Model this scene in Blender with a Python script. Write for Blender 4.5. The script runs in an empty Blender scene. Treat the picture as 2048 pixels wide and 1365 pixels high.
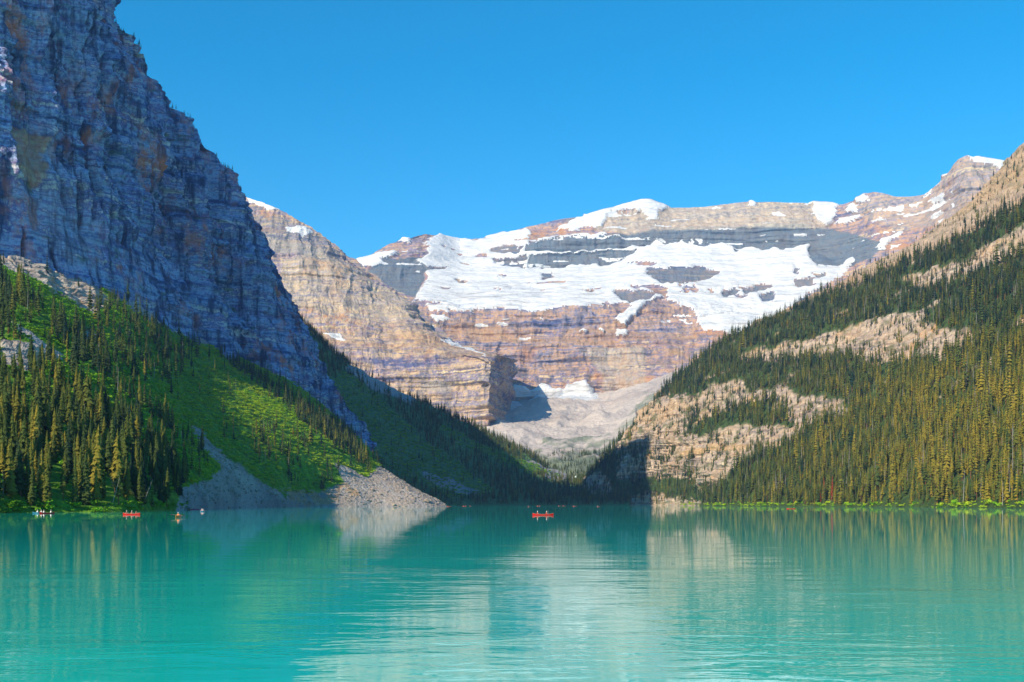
import bpy, bmesh, math, random
import numpy as np
from mathutils import Vector, Matrix

random.seed(7)
rng = np.random.default_rng(7)
scene = bpy.context.scene
COL = scene.collection

# ---------------------------------------------------------------- camera, sky, sun, exposure
F, CX, VH, CAMH = 2100.0, 1024.0, 1008.7, 2.7        # focal length / horizon in photo pixels, eye height in metres
cam_data = bpy.data.cameras.new('camera')
cam = bpy.data.objects.new('camera', cam_data)
COL.objects.link(cam)
scene.camera = cam
cam.location = (0, 0, CAMH)
cam.rotation_euler = (math.radians(90), 0, 0)
cam_data.sensor_width = 36.0
cam_data.lens = 36.0 * F / 2048.0
cam_data.shift_y = (VH - 682.5) / 2048.0
cam_data.clip_start = 0.5
cam_data.clip_end = 60000

SUN_EL = math.radians(30.5)
SUN_H = Vector((-0.615, -0.79, 0)).normalized()       # horizontal direction towards the sun
SUN_DIR = Vector((SUN_H.x * math.cos(SUN_EL), SUN_H.y * math.cos(SUN_EL), math.sin(SUN_EL)))

world = bpy.data.worlds.new('World')
scene.world = world
world.use_nodes = True
wn, wl = world.node_tree.nodes, world.node_tree.links
bg = wn['Background']
sky = wn.new('ShaderNodeTexSky')
sky.sky_type = 'NISHITA'
sky.sun_disc = False
sky.sun_elevation = SUN_EL
sky.sun_rotation = math.atan2(SUN_H.x, SUN_H.y)
sky.altitude = 1700
sky.air_density = 1.0
sky.dust_density = 0.2
sky.ozone_density = 2.0
hs = wn.new('ShaderNodeHueSaturation')
hs.inputs['Saturation'].default_value = 1.47
hs.inputs['Hue'].default_value = 0.485
wl.new(sky.outputs[0], hs.inputs['Color'])
wl.new(hs.outputs[0], bg.inputs['Color'])
bg.inputs['Strength'].default_value = 0.14

sun_data = bpy.data.lights.new('sun', 'SUN')
sun = bpy.data.objects.new('sun', sun_data)
COL.objects.link(sun)
sun_data.energy = 4.9
sun_data.angle = math.radians(0.5)
sun_data.color = (1.0, 0.86, 0.64)
sun.rotation_euler = SUN_DIR.to_track_quat('Z', 'Y').to_euler()

scene.view_settings.view_transform = 'Standard'
scene.view_settings.look = 'None'
scene.view_settings.gamma = 1.0
scene.view_settings.use_curve_mapping = False
scene.view_settings.exposure = 0.64
scene.cycles.use_denoising = True
scene.cycles.max_bounces = 6
scene.cycles.diffuse_bounces = 2
scene.cycles.glossy_bounces = 3
scene.cycles.transparent_max_bounces = 8
scene.cycles.volume_bounces = 0

# ---------------------------------------------------------------- numpy noise
_perm = rng.permutation(256).astype(np.int32)
_perm = np.concatenate([_perm, _perm])
_g = rng.normal(size=(256, 3))
_g = (_g / np.linalg.norm(_g, axis=1)[:, None]).astype(np.float32)


def perlin(p):
    p = np.asarray(p, dtype=np.float32)
    i = np.floor(p).astype(np.int32)
    f = p - i
    i &= 255
    w = f * f * f * (f * (f * 6 - 15) + 10)
    out = None
    r = np.zeros(p.shape[:-1], np.float32)
    for dx in (0, 1):
        wx = w[..., 0] if dx else 1 - w[..., 0]
        a = _perm[(i[..., 0] + dx) & 255]
        for dy in (0, 1):
            wy = w[..., 1] if dy else 1 - w[..., 1]
            b = _perm[(a + i[..., 1] + dy) & 255]
            for dz in (0, 1):
                wz = w[..., 2] if dz else 1 - w[..., 2]
                g = _g[_perm[(b + i[..., 2] + dz) & 255]]
                d = g[..., 0] * (f[..., 0] - dx) + g[..., 1] * (f[..., 1] - dy) + g[..., 2] * (f[..., 2] - dz)
                r += wx * wy * wz * d
    return r * 1.6


def fbm(p, octv=4, gain=0.5, lac=2.03):
    a, s, r = 1.0, 0.0, 0.0
    p = np.asarray(p, np.float32)
    for k in range(octv):
        r = r + a * perlin(p + 17.3 * k)
        s += a
        a *= gain
        p = p * lac
    return r / s


def ridged(p, octv=4, gain=0.5):
    a, s, r = 1.0, 0.0, 0.0
    p = np.asarray(p, np.float32)
    for k in range(octv):
        r = r + a * (1 - 2 * np.abs(perlin(p + 31.7 * k)))
        s += a
        a *= gain
        p = p * 2.07
    return r / s


def sstep(a, b, x):
    t = np.clip((x - a) / (b - a), 0, 1)
    return t * t * (3 - 2 * t)


# ---------------------------------------------------------------- pixel + distance -> world, terrain sheets
def P(u, v, Y):
    return ((u - CX) / F * Y, Y, CAMH + (VH - v) / F * Y)


def S(u, Y, z=-3.0):
    return ((u - CX) / F * Y, Y, z)


def proj(p):
    y = np.maximum(p[..., 1], 1.0)
    return CX + F * p[..., 0] / y, VH - F * (p[..., 2] - CAMH) / y


def _cr(a, n_per, smooth=True):
    """Interpolate control points along axis 0; n_per samples per interval."""
    K = a.shape[0]
    out = []
    for k in range(K - 1):
        p1, p2 = a[k], a[k + 1]
        p0 = a[k - 1] if k > 0 else 2 * p1 - p2
        p3 = a[k + 2] if k + 2 < K else 2 * p2 - p1
        n = n_per[k]
        t = (np.arange(n) / n).reshape((-1,) + (1,) * (a.ndim - 1))
        if smooth:
            m1, m2 = (p2 - p0) * 0.5, (p3 - p1) * 0.5
            m1 = np.clip(m1, -2 * np.abs(p2 - p1), 2 * np.abs(p2 - p1))
            m2 = np.clip(m2, -2 * np.abs(p2 - p1), 2 * np.abs(p2 - p1))
            t2, t3 = t * t, t * t * t
            out.append((2 * t3 - 3 * t2 + 1) * p1 + (t3 - 2 * t2 + t) * m1 + (-2 * t3 + 3 * t2) * p2 + (t3 - t2) * m2)
        else:
            out.append(p1 + (p2 - p1) * t)
    out.append(a[-1][None])
    return np.concatenate(out, 0)


def sheet(rows, nu, nv, smooth_v=False):
    net = np.array(rows, dtype=np.float64)                # (R, C, 3)
    d = _cr(np.swapaxes(net, 0, 1), nu)                   # along columns
    d = np.swapaxes(d, 0, 1)
    return _cr(d, nv, smooth_v)


def normals(g):
    du = np.gradient(g, axis=1)
    dv = np.gradient(g, axis=0)
    n = np.cross(du, dv)
    return n / np.maximum(np.linalg.norm(n, axis=2, keepdims=True), 1e-9)


def blur(a, k):
    for _ in range(k):
        b = np.pad(a, [(1, 1), (1, 1)] + [(0, 0)] * (a.ndim - 2), mode='edge')
        a = (b[1:-1, :-2] + b[1:-1, 2:] + b[:-2, 1:-1] + b[2:, 1:-1] + 2 * b[1:-1, 1:-1]) / 6
    return a


def inpoly(u, v, poly):
    r = np.zeros(u.shape, bool)
    n = len(poly)
    for k in range(n):
        x1, y1 = poly[k]
        x2, y2 = poly[(k + 1) % n]
        if y1 == y2:
            continue
        c = (y1 > v) != (y2 > v)
        r ^= c & (u < (x2 - x1) * (v - y1) / (y2 - y1) + x1)
    return r


def softpoly(u, v, poly, amt, shape2d=None, k=2):
    m = inpoly(u, v, poly).astype(np.float32)
    return blur(m, k) if m.ndim == 2 else m


def tag(o, label=None, cat=None, group=None, kind=None):
    if label:
        o['label'] = label
    if cat:
        o['category'] = cat
    if group:
        o['group'] = group
    if kind:
        o['kind'] = kind
    return o


def mesh_from(name, verts, faces, mat=None, smooth=False, attrs=None):
    verts = np.asarray(verts, np.float32)
    faces = np.asarray(faces, np.int32)
    me = bpy.data.meshes.new(name)
    nf, k = faces.shape
    me.vertices.add(len(verts))
    me.vertices.foreach_set('co', verts.ravel())
    me.loops.add(nf * k)
    me.loops.foreach_set('vertex_index', faces.ravel())
    me.polygons.add(nf)
    me.polygons.foreach_set('loop_start', np.arange(0, nf * k, k, dtype=np.int32))
    me.polygons.foreach_set('use_smooth', np.full(nf, smooth, bool))
    me.update(calc_edges=True)
    if attrs:
        for kx, val in attrs.items():
            at = me.attributes.new(kx, 'FLOAT', 'POINT')
            at.data.foreach_set('value', np.asarray(val, np.float32).ravel())
    if mat:
        me.materials.append(mat)
    return me


def link(name, data, parent=None, loc=None):
    o = bpy.data.objects.new(name, data)
    COL.objects.link(o)
    if parent:
        o.parent = parent
    if loc is not None:
        o.location = loc
    return o


def grid_faces(M, N):
    i = np.arange(M * N).reshape(M, N)
    return np.stack([i[:-1, :-1], i[:-1, 1:], i[1:, 1:], i[1:, :-1]], -1).reshape(-1, 4)


def build_grid(name, g, mat, attrs=None, smooth=False, parts=None, flip=False):
    """One terrain object; parts = list of (child name, face mask (M-1,N-1), material, label)."""
    M, N = g.shape[:2]
    faces = grid_faces(M, N)
    if flip:
        faces = faces[:, ::-1]
    V = g.reshape(-1, 3)
    A = {k: v.reshape(-1) for k, v in (attrs or {}).items()}

    def sub(nm, sel, m, parent, sm):
        f = faces[sel]
        if len(f) == 0:
            return None
        used, inv = np.unique(f, return_inverse=True)
        me = mesh_from(nm, V[used], inv.reshape(f.shape), m, sm, {k: a[used] for k, a in A.items()})
        return link(nm, me, parent)
    rest = np.ones(len(faces), bool)
    if parts:
        for (_, msk, _, _) in parts:
            rest &= ~msk.reshape(-1)
    root = sub(name, rest, mat, None, smooth)
    if parts:
        done = np.zeros(len(faces), bool)
        for (nm, msk, m, lab) in parts:
            s = msk.reshape(-1) & ~done
            done |= s
            c = sub(nm, s, m, root, True)
            if c is not None and lab:
                c['label'] = lab
    return root


# ---------------------------------------------------------------- materials
class NT:
    def __init__(self, name):
        self.m = bpy.data.materials.new(name)
        self.m.use_nodes = True
        self.n, self.l = self.m.node_tree.nodes, self.m.node_tree.links
        self.bsdf = self.n['Principled BSDF']
        self.geo = self.n.new('ShaderNodeNewGeometry')

    def _set(self, sock, v):
        if hasattr(v, 'is_linked') or hasattr(v, 'links'):
            self.l.new(v, sock)
        elif v is not None:
            if hasattr(sock.default_value, '__len__') and not hasattr(v, '__len__'):
                v = (v,) * len(sock.default_value)
            if hasattr(v, '__len__') and len(v) == 3 and len(sock.default_value) == 4:
                v = (*v, 1)
            sock.default_value = v

    def pos(self, scale):
        x = self.n.new('ShaderNodeVectorMath')
        x.operation = 'MULTIPLY'
        self.l.new(self.geo.outputs['Position'], x.inputs[0])
        x.inputs[1].default_value = scale if hasattr(scale, '__len__') else (scale,) * 3
        return x.outputs[0]

    def noise(self, scale, detail=4, rough=0.55, dist=0.0, vec=None):
        x = self.n.new('ShaderNodeTexNoise')
        self._set(x.inputs['Vector'], vec if vec is not None else self.pos(scale))
        x.inputs['Scale'].default_value = 1.0
        x.inputs['Detail'].default_value = detail
        x.inputs['Roughness'].default_value = rough
        x.inputs['Distortion'].default_value = dist
        return x.outputs['Fac']

    def ramp(self, fac, stops, interp='LINEAR'):
        x = self.n.new('ShaderNodeValToRGB')
        x.color_ramp.interpolation = interp
        e = x.color_ramp.elements
        while len(e) < len(stops):
            e.new(0.5)
        for el, (p, c) in zip(e, stops):
            el.position = p
            el.color = (*c, 1) if hasattr(c, '__len__') else (c, c, c, 1)
        self._set(x.inputs[0], fac)
        return x.outputs[0]

    def mix(self, fac, a, b, mode='MIX'):
        x = self.n.new('ShaderNodeMix')
        x.data_type = 'RGBA'
        x.blend_type = mode
        self._set(x.inputs[0], fac)
        self._set(x.inputs[6], a)
        self._set(x.inputs[7], b)
        return x.outputs[2]

    def math(self, op, a, b=None, c=None, clamp=False):
        x = self.n.new('ShaderNodeMath')
        x.operation = op
        x.use_clamp = clamp
        for k, v in enumerate((a, b, c)):
            if v is not None:
                self._set(x.inputs[k], v)
        return x.outputs[0]

    def attr(self, name, typ='GEOMETRY'):
        x = self.n.new('ShaderNodeAttribute')
        x.attribute_name = name
        x.attribute_type = typ
        return x.outputs['Fac']

    def bump(self, h, strength, dist):
        x = self.n.new('ShaderNodeBump')
        x.inputs['Strength'].default_value = strength
        x.inputs['Distance'].default_value = dist
        self.l.new(h, x.inputs['Height'])
        return x.outputs[0]

    def done(self, color=None, rough=0.9, normal=None, spec=0.2):
        if color is not None:
            self._set(self.bsdf.inputs['Base Color'], color)
        self._set(self.bsdf.inputs['Roughness'], rough)
        self._set(self.bsdf.inputs['Specular IOR Level'], spec)
        if normal is not None:
            self.l.new(normal, self.bsdf.inputs['Normal'])
        return self.m


def plain(name, col, rough=0.5, spec=0.3, var=0.15, sc=8.0):
    t = NT(name)
    n = t.noise(sc, 3)
    c = t.mix(t.math('MULTIPLY', n, var * 2), col, tuple(x * 0.55 for x in col))
    return t.done(c, rough, None, spec)


def rock_material(name, k, cols, stain, dark, veg=None, talus=None, bump=1.0, streak=0.7):
    """k = metres per feature scale; cols = strata colours."""
    t = NT(name)
    st = t.noise((0.004 / k, 0.004 / k, 0.06 / k), 5, 0.65, 0.4)
    st2 = t.noise((0.01 / k, 0.01 / k, 0.22 / k), 3, 0.6)
    vs = t.noise((0.09 / k, 0.09 / k, 0.008 / k), 5, 0.62)
    fn = t.noise(0.14 / k, 6, 0.68)
    lg = t.noise(0.011 / k, 4, 0.6)
    f = t.math('ADD', t.math('MULTIPLY', st, 0.68), t.math('MULTIPLY', fn, 0.32))
    f = t.math('MULTIPLY_ADD', t.math('SUBTRACT', f, 0.5), 4.2, 0.5, clamp=True)
    n = len(cols)
    c = t.ramp(f, [(i / (n - 1) * 0.9 + 0.05, q) for i, q in enumerate(cols)])
    # streaks that run down the face
    c = t.mix(t.ramp(vs, [(0.48, 0.0), (0.62, streak)]), c, dark)
    c = t.mix(t.ramp(st2, [(0.52, 0.0), (0.66, 0.45)]), c, dark)
    # iron stains
    sm = t.math('MULTIPLY', t.ramp(lg, [(0.48, 0.0), (0.66, 1.0)]), t.ramp(t.noise((0.05 / k, 0.05 / k, 0.03 / k), 5, 0.7), [(0.46, 0.0), (0.62, 0.9)]))
    c = t.mix(sm, c, stain)
    c = t.mix(t.attr('warm'), c, t.mix(t.ramp(fn, [(0.35, 0.0), (0.65, 1.0)]), tuple(x * 0.7 for x in stain), (0.50, 0.34, 0.18)))
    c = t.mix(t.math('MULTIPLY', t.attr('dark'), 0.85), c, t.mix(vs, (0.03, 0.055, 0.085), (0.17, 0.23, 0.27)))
    c = t.mix(t.attr('pale'), c, t.mix(t.ramp(fn, [(0.35, 0.0), (0.65, 1.0)]), (0.26, 0.23, 0.19), (0.66, 0.58, 0.42)))
    if talus:
        tn = t.noise(0.5 / k, 5, 0.75)
        tn = t.math('MULTIPLY_ADD', t.math('SUBTRACT', t.math('ADD', t.math('MULTIPLY', tn, 0.55), t.math('MULTIPLY', lg, 0.45)), 0.5), 2.4, 0.5, clamp=True)
        c = t.mix(t.attr('talus'), c, t.ramp(tn, [(0.15, talus[0]), (0.85, talus[1])]))
    if veg:
        gn = t.noise(0.12 / k, 5, 0.7)
        c = t.mix(t.attr('veg'), c, t.ramp(gn, [(0.3, veg[0]), (0.55, veg[1]), (0.75, veg[2])]))
    h = t.math('ADD', t.math('MULTIPLY', fn, 1.0), t.math('MULTIPLY', st2, 0.8))
    h = t.math('ADD', h, t.math('MULTIPLY', vs, 0.7))
    return t.done(c, 0.92, t.bump(h, 0.9, 3.0 * k * bump), 0.15)


def snow_material():
    t = NT('snow')
    n = t.noise((0.012, 0.012, 0.03), 6, 0.62)
    cr = t.noise((0.004, 0.022, 0.030), 7, 0.72, 1.0)
    c = t.ramp(n, [(0.35, (0.63, 0.66, 0.70)), (0.60, (0.80, 0.80, 0.795))])
    c = t.mix(t.math('MULTIPLY', t.ramp(cr, [(0.53, 0.0), (0.66, 0.9)]), t.attr('dirt_shade')), c, (0.36, 0.34, 0.34))  # grey streaks: glacier dirt plus crevasse shading put into the colour
    h = t.math('ADD', n, t.math('MULTIPLY', cr, 1.3))
    return t.done(c, 0.7, t.bump(h, 1.0, 15.0), 0.2)


M_snow = snow_material()
M_wall = rock_material('shade_blue_limestone', 1.0,  # blue of the shade is mixed into the rock colours
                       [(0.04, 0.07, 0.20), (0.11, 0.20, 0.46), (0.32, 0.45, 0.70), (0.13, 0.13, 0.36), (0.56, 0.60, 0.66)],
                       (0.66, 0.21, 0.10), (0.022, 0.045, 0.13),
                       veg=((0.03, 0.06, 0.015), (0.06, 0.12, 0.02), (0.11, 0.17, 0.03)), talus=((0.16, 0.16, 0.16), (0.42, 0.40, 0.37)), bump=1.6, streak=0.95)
M_peak = rock_material('banded_limestone', 2.6,
                       [(0.10, 0.11, 0.22), (0.38, 0.29, 0.28), (0.56, 0.40, 0.22), (0.21, 0.19, 0.31), (0.68, 0.53, 0.30)],
                       (0.46, 0.22, 0.08), (0.10, 0.11, 0.15),
                       veg=((0.05, 0.08, 0.03), (0.09, 0.13, 0.05), (0.14, 0.17, 0.08)), talus=((0.30, 0.27, 0.24), (0.45, 0.41, 0.37)))
M_massif = rock_material('glaciated_limestone', 3.2,
                         [(0.07, 0.09, 0.20), (0.30, 0.26, 0.32), (0.52, 0.32, 0.17), (0.17, 0.16, 0.29), (0.62, 0.46, 0.27)],
                         (0.44, 0.21, 0.08), (0.09, 0.10, 0.14),
                         veg=((0.05, 0.09, 0.05), (0.09, 0.15, 0.08), (0.14, 0.18, 0.10)), talus=((0.30, 0.26, 0.25), (0.68, 0.59, 0.51)))
M_hill = rock_material('slope_ground', 0.8,
                       [(0.18, 0.16, 0.15), (0.36, 0.31, 0.27), (0.52, 0.46, 0.38), (0.40, 0.34, 0.29), (0.58, 0.52, 0.44)],
                       (0.50, 0.25, 0.08), (0.16, 0.14, 0.14),
                       veg=((0.05, 0.11, 0.012), (0.12, 0.26, 0.018), (0.24, 0.38, 0.03)), talus=((0.14, 0.13, 0.15), (0.56, 0.50, 0.45)))

M_hill2 = rock_material('wooded_ground', 0.8,
                        [(0.13, 0.10, 0.10), (0.36, 0.26, 0.21), (0.56, 0.42, 0.29), (0.32, 0.24, 0.23), (0.62, 0.49, 0.35)],
                        (0.50, 0.25, 0.08), (0.12, 0.10, 0.11),
                        veg=((0.022, 0.040, 0.014), (0.05, 0.085, 0.022), (0.09, 0.14, 0.03)), talus=((0.14, 0.14, 0.15), (0.40, 0.38, 0.36)))

M_hill3 = rock_material('shaded_valley_ground', 0.8,  # greens lightened to make up for the shade on this slope
                        [(0.15, 0.14, 0.15), (0.30, 0.28, 0.28), (0.45, 0.42, 0.40)], (0.40, 0.25, 0.12), (0.12, 0.11, 0.13),
                        veg=((0.05, 0.10, 0.05), (0.10, 0.20, 0.07), (0.17, 0.30, 0.09)), talus=((0.16, 0.16, 0.18), (0.45, 0.43, 0.42)))


def zeros(g):
    return np.zeros(g.shape[:2], np.float32)


def strata(z, P3, lam, seed):
    q = np.zeros(z.shape + (3,), np.float32)
    q[..., 2] = z / lam
    q[..., 0] = P3[..., 0] / (lam * 14) + seed
    q[..., 1] = P3[..., 1] / (lam * 14)
    return perlin(q)


def rock_relief(g, k, amp, gully=1.0, ledge=1.0, outward=(0, -1, 0), rough=1.0, cracks=1.0):
    """Displace a terrain sheet: buttresses and gullies, ledges, rough blocks. k = scale in metres."""
    n = normals(blur(g, 6))
    ow = np.array(outward, float)
    s = np.sign((n * ow).sum(-1, keepdims=True))
    n = n * np.where(s == 0, 1, s)
    nh = n.copy()
    nh[..., 2] *= 0.25
    p = g.astype(np.float32)
    # coordinate along the face (t) and through it (w): flutes run straight up the face
    ot = np.array([-ow[1], ow[0]]) / math.hypot(ow[0], ow[1])
    t = p[..., 0] * ot[0] + p[..., 1] * ot[1]
    w = (p[..., 0] * ow[0] + p[..., 1] * ow[1]) * 0.18
    t = t + 10 * k * fbm(p / (60 * k), 3)
    c = lambda L, st: np.stack([t / (L * k), w / (L * k), p[..., 2] / (L * st * k)], -1).astype(np.float32)
    d = gully * 26 * ridged(c(85, 4.5) + 3.1, 3)
    d = d + gully * 8 * ridged(c(22, 4.0) + 9.4, 3)
    crack = np.clip(1 - np.abs(perlin(c(30, 7) + 5.5)) / 0.10, 0, 1) * sstep(-0.1, 0.25, perlin(c(60, 1.5) + 1.5))
    d = d - cracks * 14 * crack
    d = d + rough * 4.0 * fbm(p / (13 * k), 5, 0.65)
    zz = p[..., 2] + 9 * k * fbm(p / (160 * k), 2)
    # hard ledges: stepped strata
    sl = lambda lam, sd: np.clip(strata(zz, p, lam * k, sd) * 3.0, -1, 1)
    d = d + ledge * (3.6 * sl(30, 1.5) + 2.6 * sl(11, 7.5) + 1.3 * sl(4.6, 4.1))
    d = d - d.mean() - 0.6 * d.std()
    amp = amp if hasattr(amp, 'shape') else np.float32(amp)
    return g + nh * (d * k * amp)[..., None], n

# ================================================================ THE SETTING
# ---------------------------------------------------------------- lake
def water_material():
    t = NT('glacial_water')
    big = t.noise((0.010, 0.045, 1), 4, 0.6)
    w1 = t.noise((0.20, 0.50, 1), 3, 0.5, 0.3)
    w2 = t.noise((0.9, 1.9, 1), 3, 0.5, 0.5)
    w3 = t.noise((3.5, 6.5, 1), 2, 0.5)
    h = t.math('ADD', t.math('MULTIPLY', w1, 0.085), t.math('MULTIPLY', w2, 0.034))
    h = t.math('ADD', h, t.math('MULTIPLY', w3, 0.002))
    sx = t.n.new('ShaderNodeSeparateXYZ')
    t.l.new(t.geo.outputs['Position'], sx.inputs[0])
    mr = t.n.new('ShaderNodeMapRange')           # breeze near the camera's shore, calmer under the far slopes
    t.l.new(sx.outputs['Y'], mr.inputs['Value'])
    mr.inputs['From Min'].default_value = 20
    mr.inputs['From Max'].default_value = 90
    mr.inputs['To Min'].default_value = 0.40
    mr.inputs['To Max'].default_value = 0.05
    amp = t.math('MULTIPLY', t.ramp(big, [(0.36, 0.25), (0.50, 0.75), (0.66, 1.9)]), mr.outputs[0])
    mr2 = t.n.new('ShaderNodeMapRange')          # wind-ruffled strip below the far shore
    t.l.new(sx.outputs['Y'], mr2.inputs['Value'])
    mr2.inputs['From Min'].default_value = 1450
    mr2.inputs['From Max'].default_value = 1650
    mr2.inputs['To Min'].default_value = 0.0
    mr2.inputs['To Max'].default_value = 1.6
    amp = t.math('ADD', amp, mr2.outputs[0])
    h = t.math('MULTIPLY', h, amp)
    col = t.mix(t.noise((0.01, 0.02, 1), 2), (0.0, 0.50, 0.42), (0.004, 0.62, 0.53))
    t.bsdf.inputs['IOR'].default_value = 2.1
    return t.done(col, 0.02, t.bump(h, 1.0, 1.0), 0.5)


M_water = water_material()
lake_v = np.array([(-6900, -1400, 0), (6900, -1400, 0), (6900, 2600, 0), (-6900, 2600, 0)], float)
lake = link('lake', mesh_from('lake', lake_v, [(0, 1, 2, 3)], M_water))
tag(lake, 'turquoise glacial lake with light ripples and mountain reflections', 'lake', kind='structure')
gv = np.array([(-7000, -1500, -12), (7000, -1500, -12), (7000, 8000, -12), (-7000, 8000, -12)], float)
ground = link('ground', mesh_from('ground', gv, [(0, 1, 2, 3)], M_hill))
tag(ground, 'flat ground below the lake and beyond the mountains', 'ground', kind='structure')

# ---------------------------------------------------------------- lower slope on the left shore
rows = [
    # shore
    [S(-560, 190), S(0, 311), S(130, 335), S(250, 356), S(362, 480), S(470, 780), S(590, 1000), S(735, 1080), S(893, 1150), S(884, 1350)],
    [P(-540, 960, 230), P(0, 1000, 330), P(130, 1002, 352), P(250, 1004, 375), P(368, 1000, 510), P(476, 1000, 800), P(594, 1002, 1012), P(735, 1003, 1090), P(872, 1003, 1158), P(872, 1007, 1400)],
    [P(-500, 880, 320), P(0, 850, 410), P(130, 870, 430), P(250, 885, 490), P(372, 930, 640), P(482, 955, 850), P(598, 965, 1040), P(733, 980, 1110), P(838, 985, 1175), P(850, 995, 1450)],
    [P(-450, 780, 450), P(0, 700, 560), P(130, 740, 600), P(250, 780, 710), P(372, 845, 880), P(484, 885, 970), P(600, 912, 1065), P(730, 952, 1150), P(795, 957, 1220), P(800, 975, 1500)],
    [P(-420, 700, 620), P(0, 600, 740), P(130, 640, 790), P(250, 690, 910), P(368, 755, 1060), P(482, 802, 1110), P(602, 850, 1160), P(725, 928, 1195), P(757, 933, 1310), P(765, 955, 1600)],
    [P(-360, 620, 820), P(0, 497, 1010), P(130, 546, 1050), P(250, 602, 1110), P(365, 657, 1270), P(480, 718, 1390), P(602, 778, 1490), P(724, 885, 1660), P(736, 902, 1715), P(742, 920, 1830)],
    [P(-330, 590, 1000), P(0, 470, 1150), P(130, 520, 1200), P(230, 575, 1260), P(345, 632, 1400), P(455, 690, 1550), P(570, 750, 1680), P(690, 865, 1800), P(705, 880, 1850), P(720, 900, 1950)],
]
g = sheet(rows, [60, 70, 65, 65, 65, 70, 75, 80, 40], [14, 60, 75, 75, 75, 20])
u, v = proj(g)
p32 = g.astype(np.float32)
wu = u + 9 * fbm(p32 / 14, 3)
wv = v + 6 * fbm(p32 / 14 + 40, 3)
ROCK_L = [
    [(-20, 478), (60, 494), (130, 527), (190, 567), (222, 602), (190, 628), (130, 598), (60, 556), (-20, 528)],
    [(0, 680), (60, 690), (110, 720), (60, 740), (0, 730)],
    [(150, 640), (190, 660), (195, 690), (160, 680)],
]
TALUS_L = [
    [(222, 536), (300, 600), (370, 650), (430, 690), (400, 690), (330, 655), (270, 625), (230, 590)],         # grey tongue below the cliff
    [(376, 850), (400, 858), (440, 905), (500, 950), (560, 985), (600, 1030), (350, 1030), (362, 975), (410, 965), (440, 940), (405, 895)],
    [(662, 925), (700, 935), (735, 955), (760, 930), (800, 955), (900, 1012), (900, 1040), (560, 1040), (575, 985), (640, 985), (690, 965)],
    [(180, 800), (240, 835), (235, 850), (180, 815)],
    [(20, 640), (60, 660), (130, 715), (120, 725), (60, 690)],
]
YEL_L = [[(560, 975), (640, 980), (690, 965), (725, 985), (700, 1000), (650, 1012), (590, 1012)]]
talus = zeros(g)
for q in TALUS_L:
    talus = np.maximum(talus, inpoly(wu, wv, q))
rock = zeros(g)
for q in ROCK_L:
    rock = np.maximum(rock, inpoly(wu, wv, q))
yel = zeros(g)
for q in YEL_L:
    yel = np.maximum(yel, inpoly(wu, wv, q) * (fbm(p32 / 9, 3) > -0.05))
veg = 1 - np.clip(talus + rock, 0, 1)
yel = np.maximum(yel * 0.8, 0.38 * talus * sstep(560, 640, u) * sstep(0.0, 0.3, 0.2 + fbm(p32 / 16, 3)))
n_ = normals(blur(g, 4))
n_ *= np.sign(n_[..., 2:3])
rough = 3.5 * fbm(p32 / 45, 4) + 1.2 * fbm(p32 / 9, 3)
fade = sstep(-3, 6, g[..., 2])
g_rk, _ = rock_relief(g, 0.7, 1.3, 0.8, 1.6, outward=(0.4, -0.6, 0.6), rough=1.5)
hill_l = g + n_ * (rough * fade * (0.35 + 0.65 * veg))[..., None]
hill_l = hill_l + (g_rk - g) * (rock * fade)[..., None]
talus_bump = (0.7 * perlin(p32 / 2.6) + 0.5 * perlin(p32 / 1.2)) * talus
hill_l[..., 2] += talus_bump * fade
hL = build_grid('left_hillside', hill_l, M_hill, {'talus': blur(talus * (1 - yel), 1), 'veg': blur(veg * (1 - yel), 1), 'warm': blur(yel, 1), 'dark': zeros(g), 'pale': zeros(g)})
tag(hL, 'steep green slope with grey scree below the shaded cliff on the left shore', 'hillside', kind='structure')
HL_mask = dict(talus=talus, rock=rock, veg=veg)

# ---------------------------------------------------------------- shaded cliff mountain on the left
colsW = [  # base (u, v, Y), top (u, v, Y)
    ((-110, 500, 950), (-120, -850, 985)),  # unseen near-end tops raised so their shadow reaches the far right cliff
    ((0, 500, 1000), (10, -760, 1050)),
    ((130, 550, 1050), (120, -330, 1150)),
    ((250, 610, 1110), (207, 0, 1230)),
    ((365, 665, 1255), (282, 93, 1335)),
    ((440, 705, 1330), (345, 211, 1400)),
    ((510, 740, 1420), (400, 267, 1470)),
    ((570, 772, 1450), (446, 335, 1510)),
    ((620, 797, 1530), (488, 371, 1565)),
    ((665, 822, 1600), (503, 440, 1605)),
    ((700, 850, 1650), (545, 545, 1645)),
    ((722, 880, 1690), (604, 624, 1690)),
    ((733, 902, 1700), (640, 725, 1710)),
    ((738, 915, 1740), (716, 842, 1730)),
    ((735, 940, 1900), (690, 850, 1850)),
]
base = np.array([P(*c[0]) for c in colsW])
top = np.array([P(*c[1]) for c in colsW])
mid1 = base * 0.64 + top * 0.36
mid2 = base * 0.3 + top * 0.7
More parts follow.
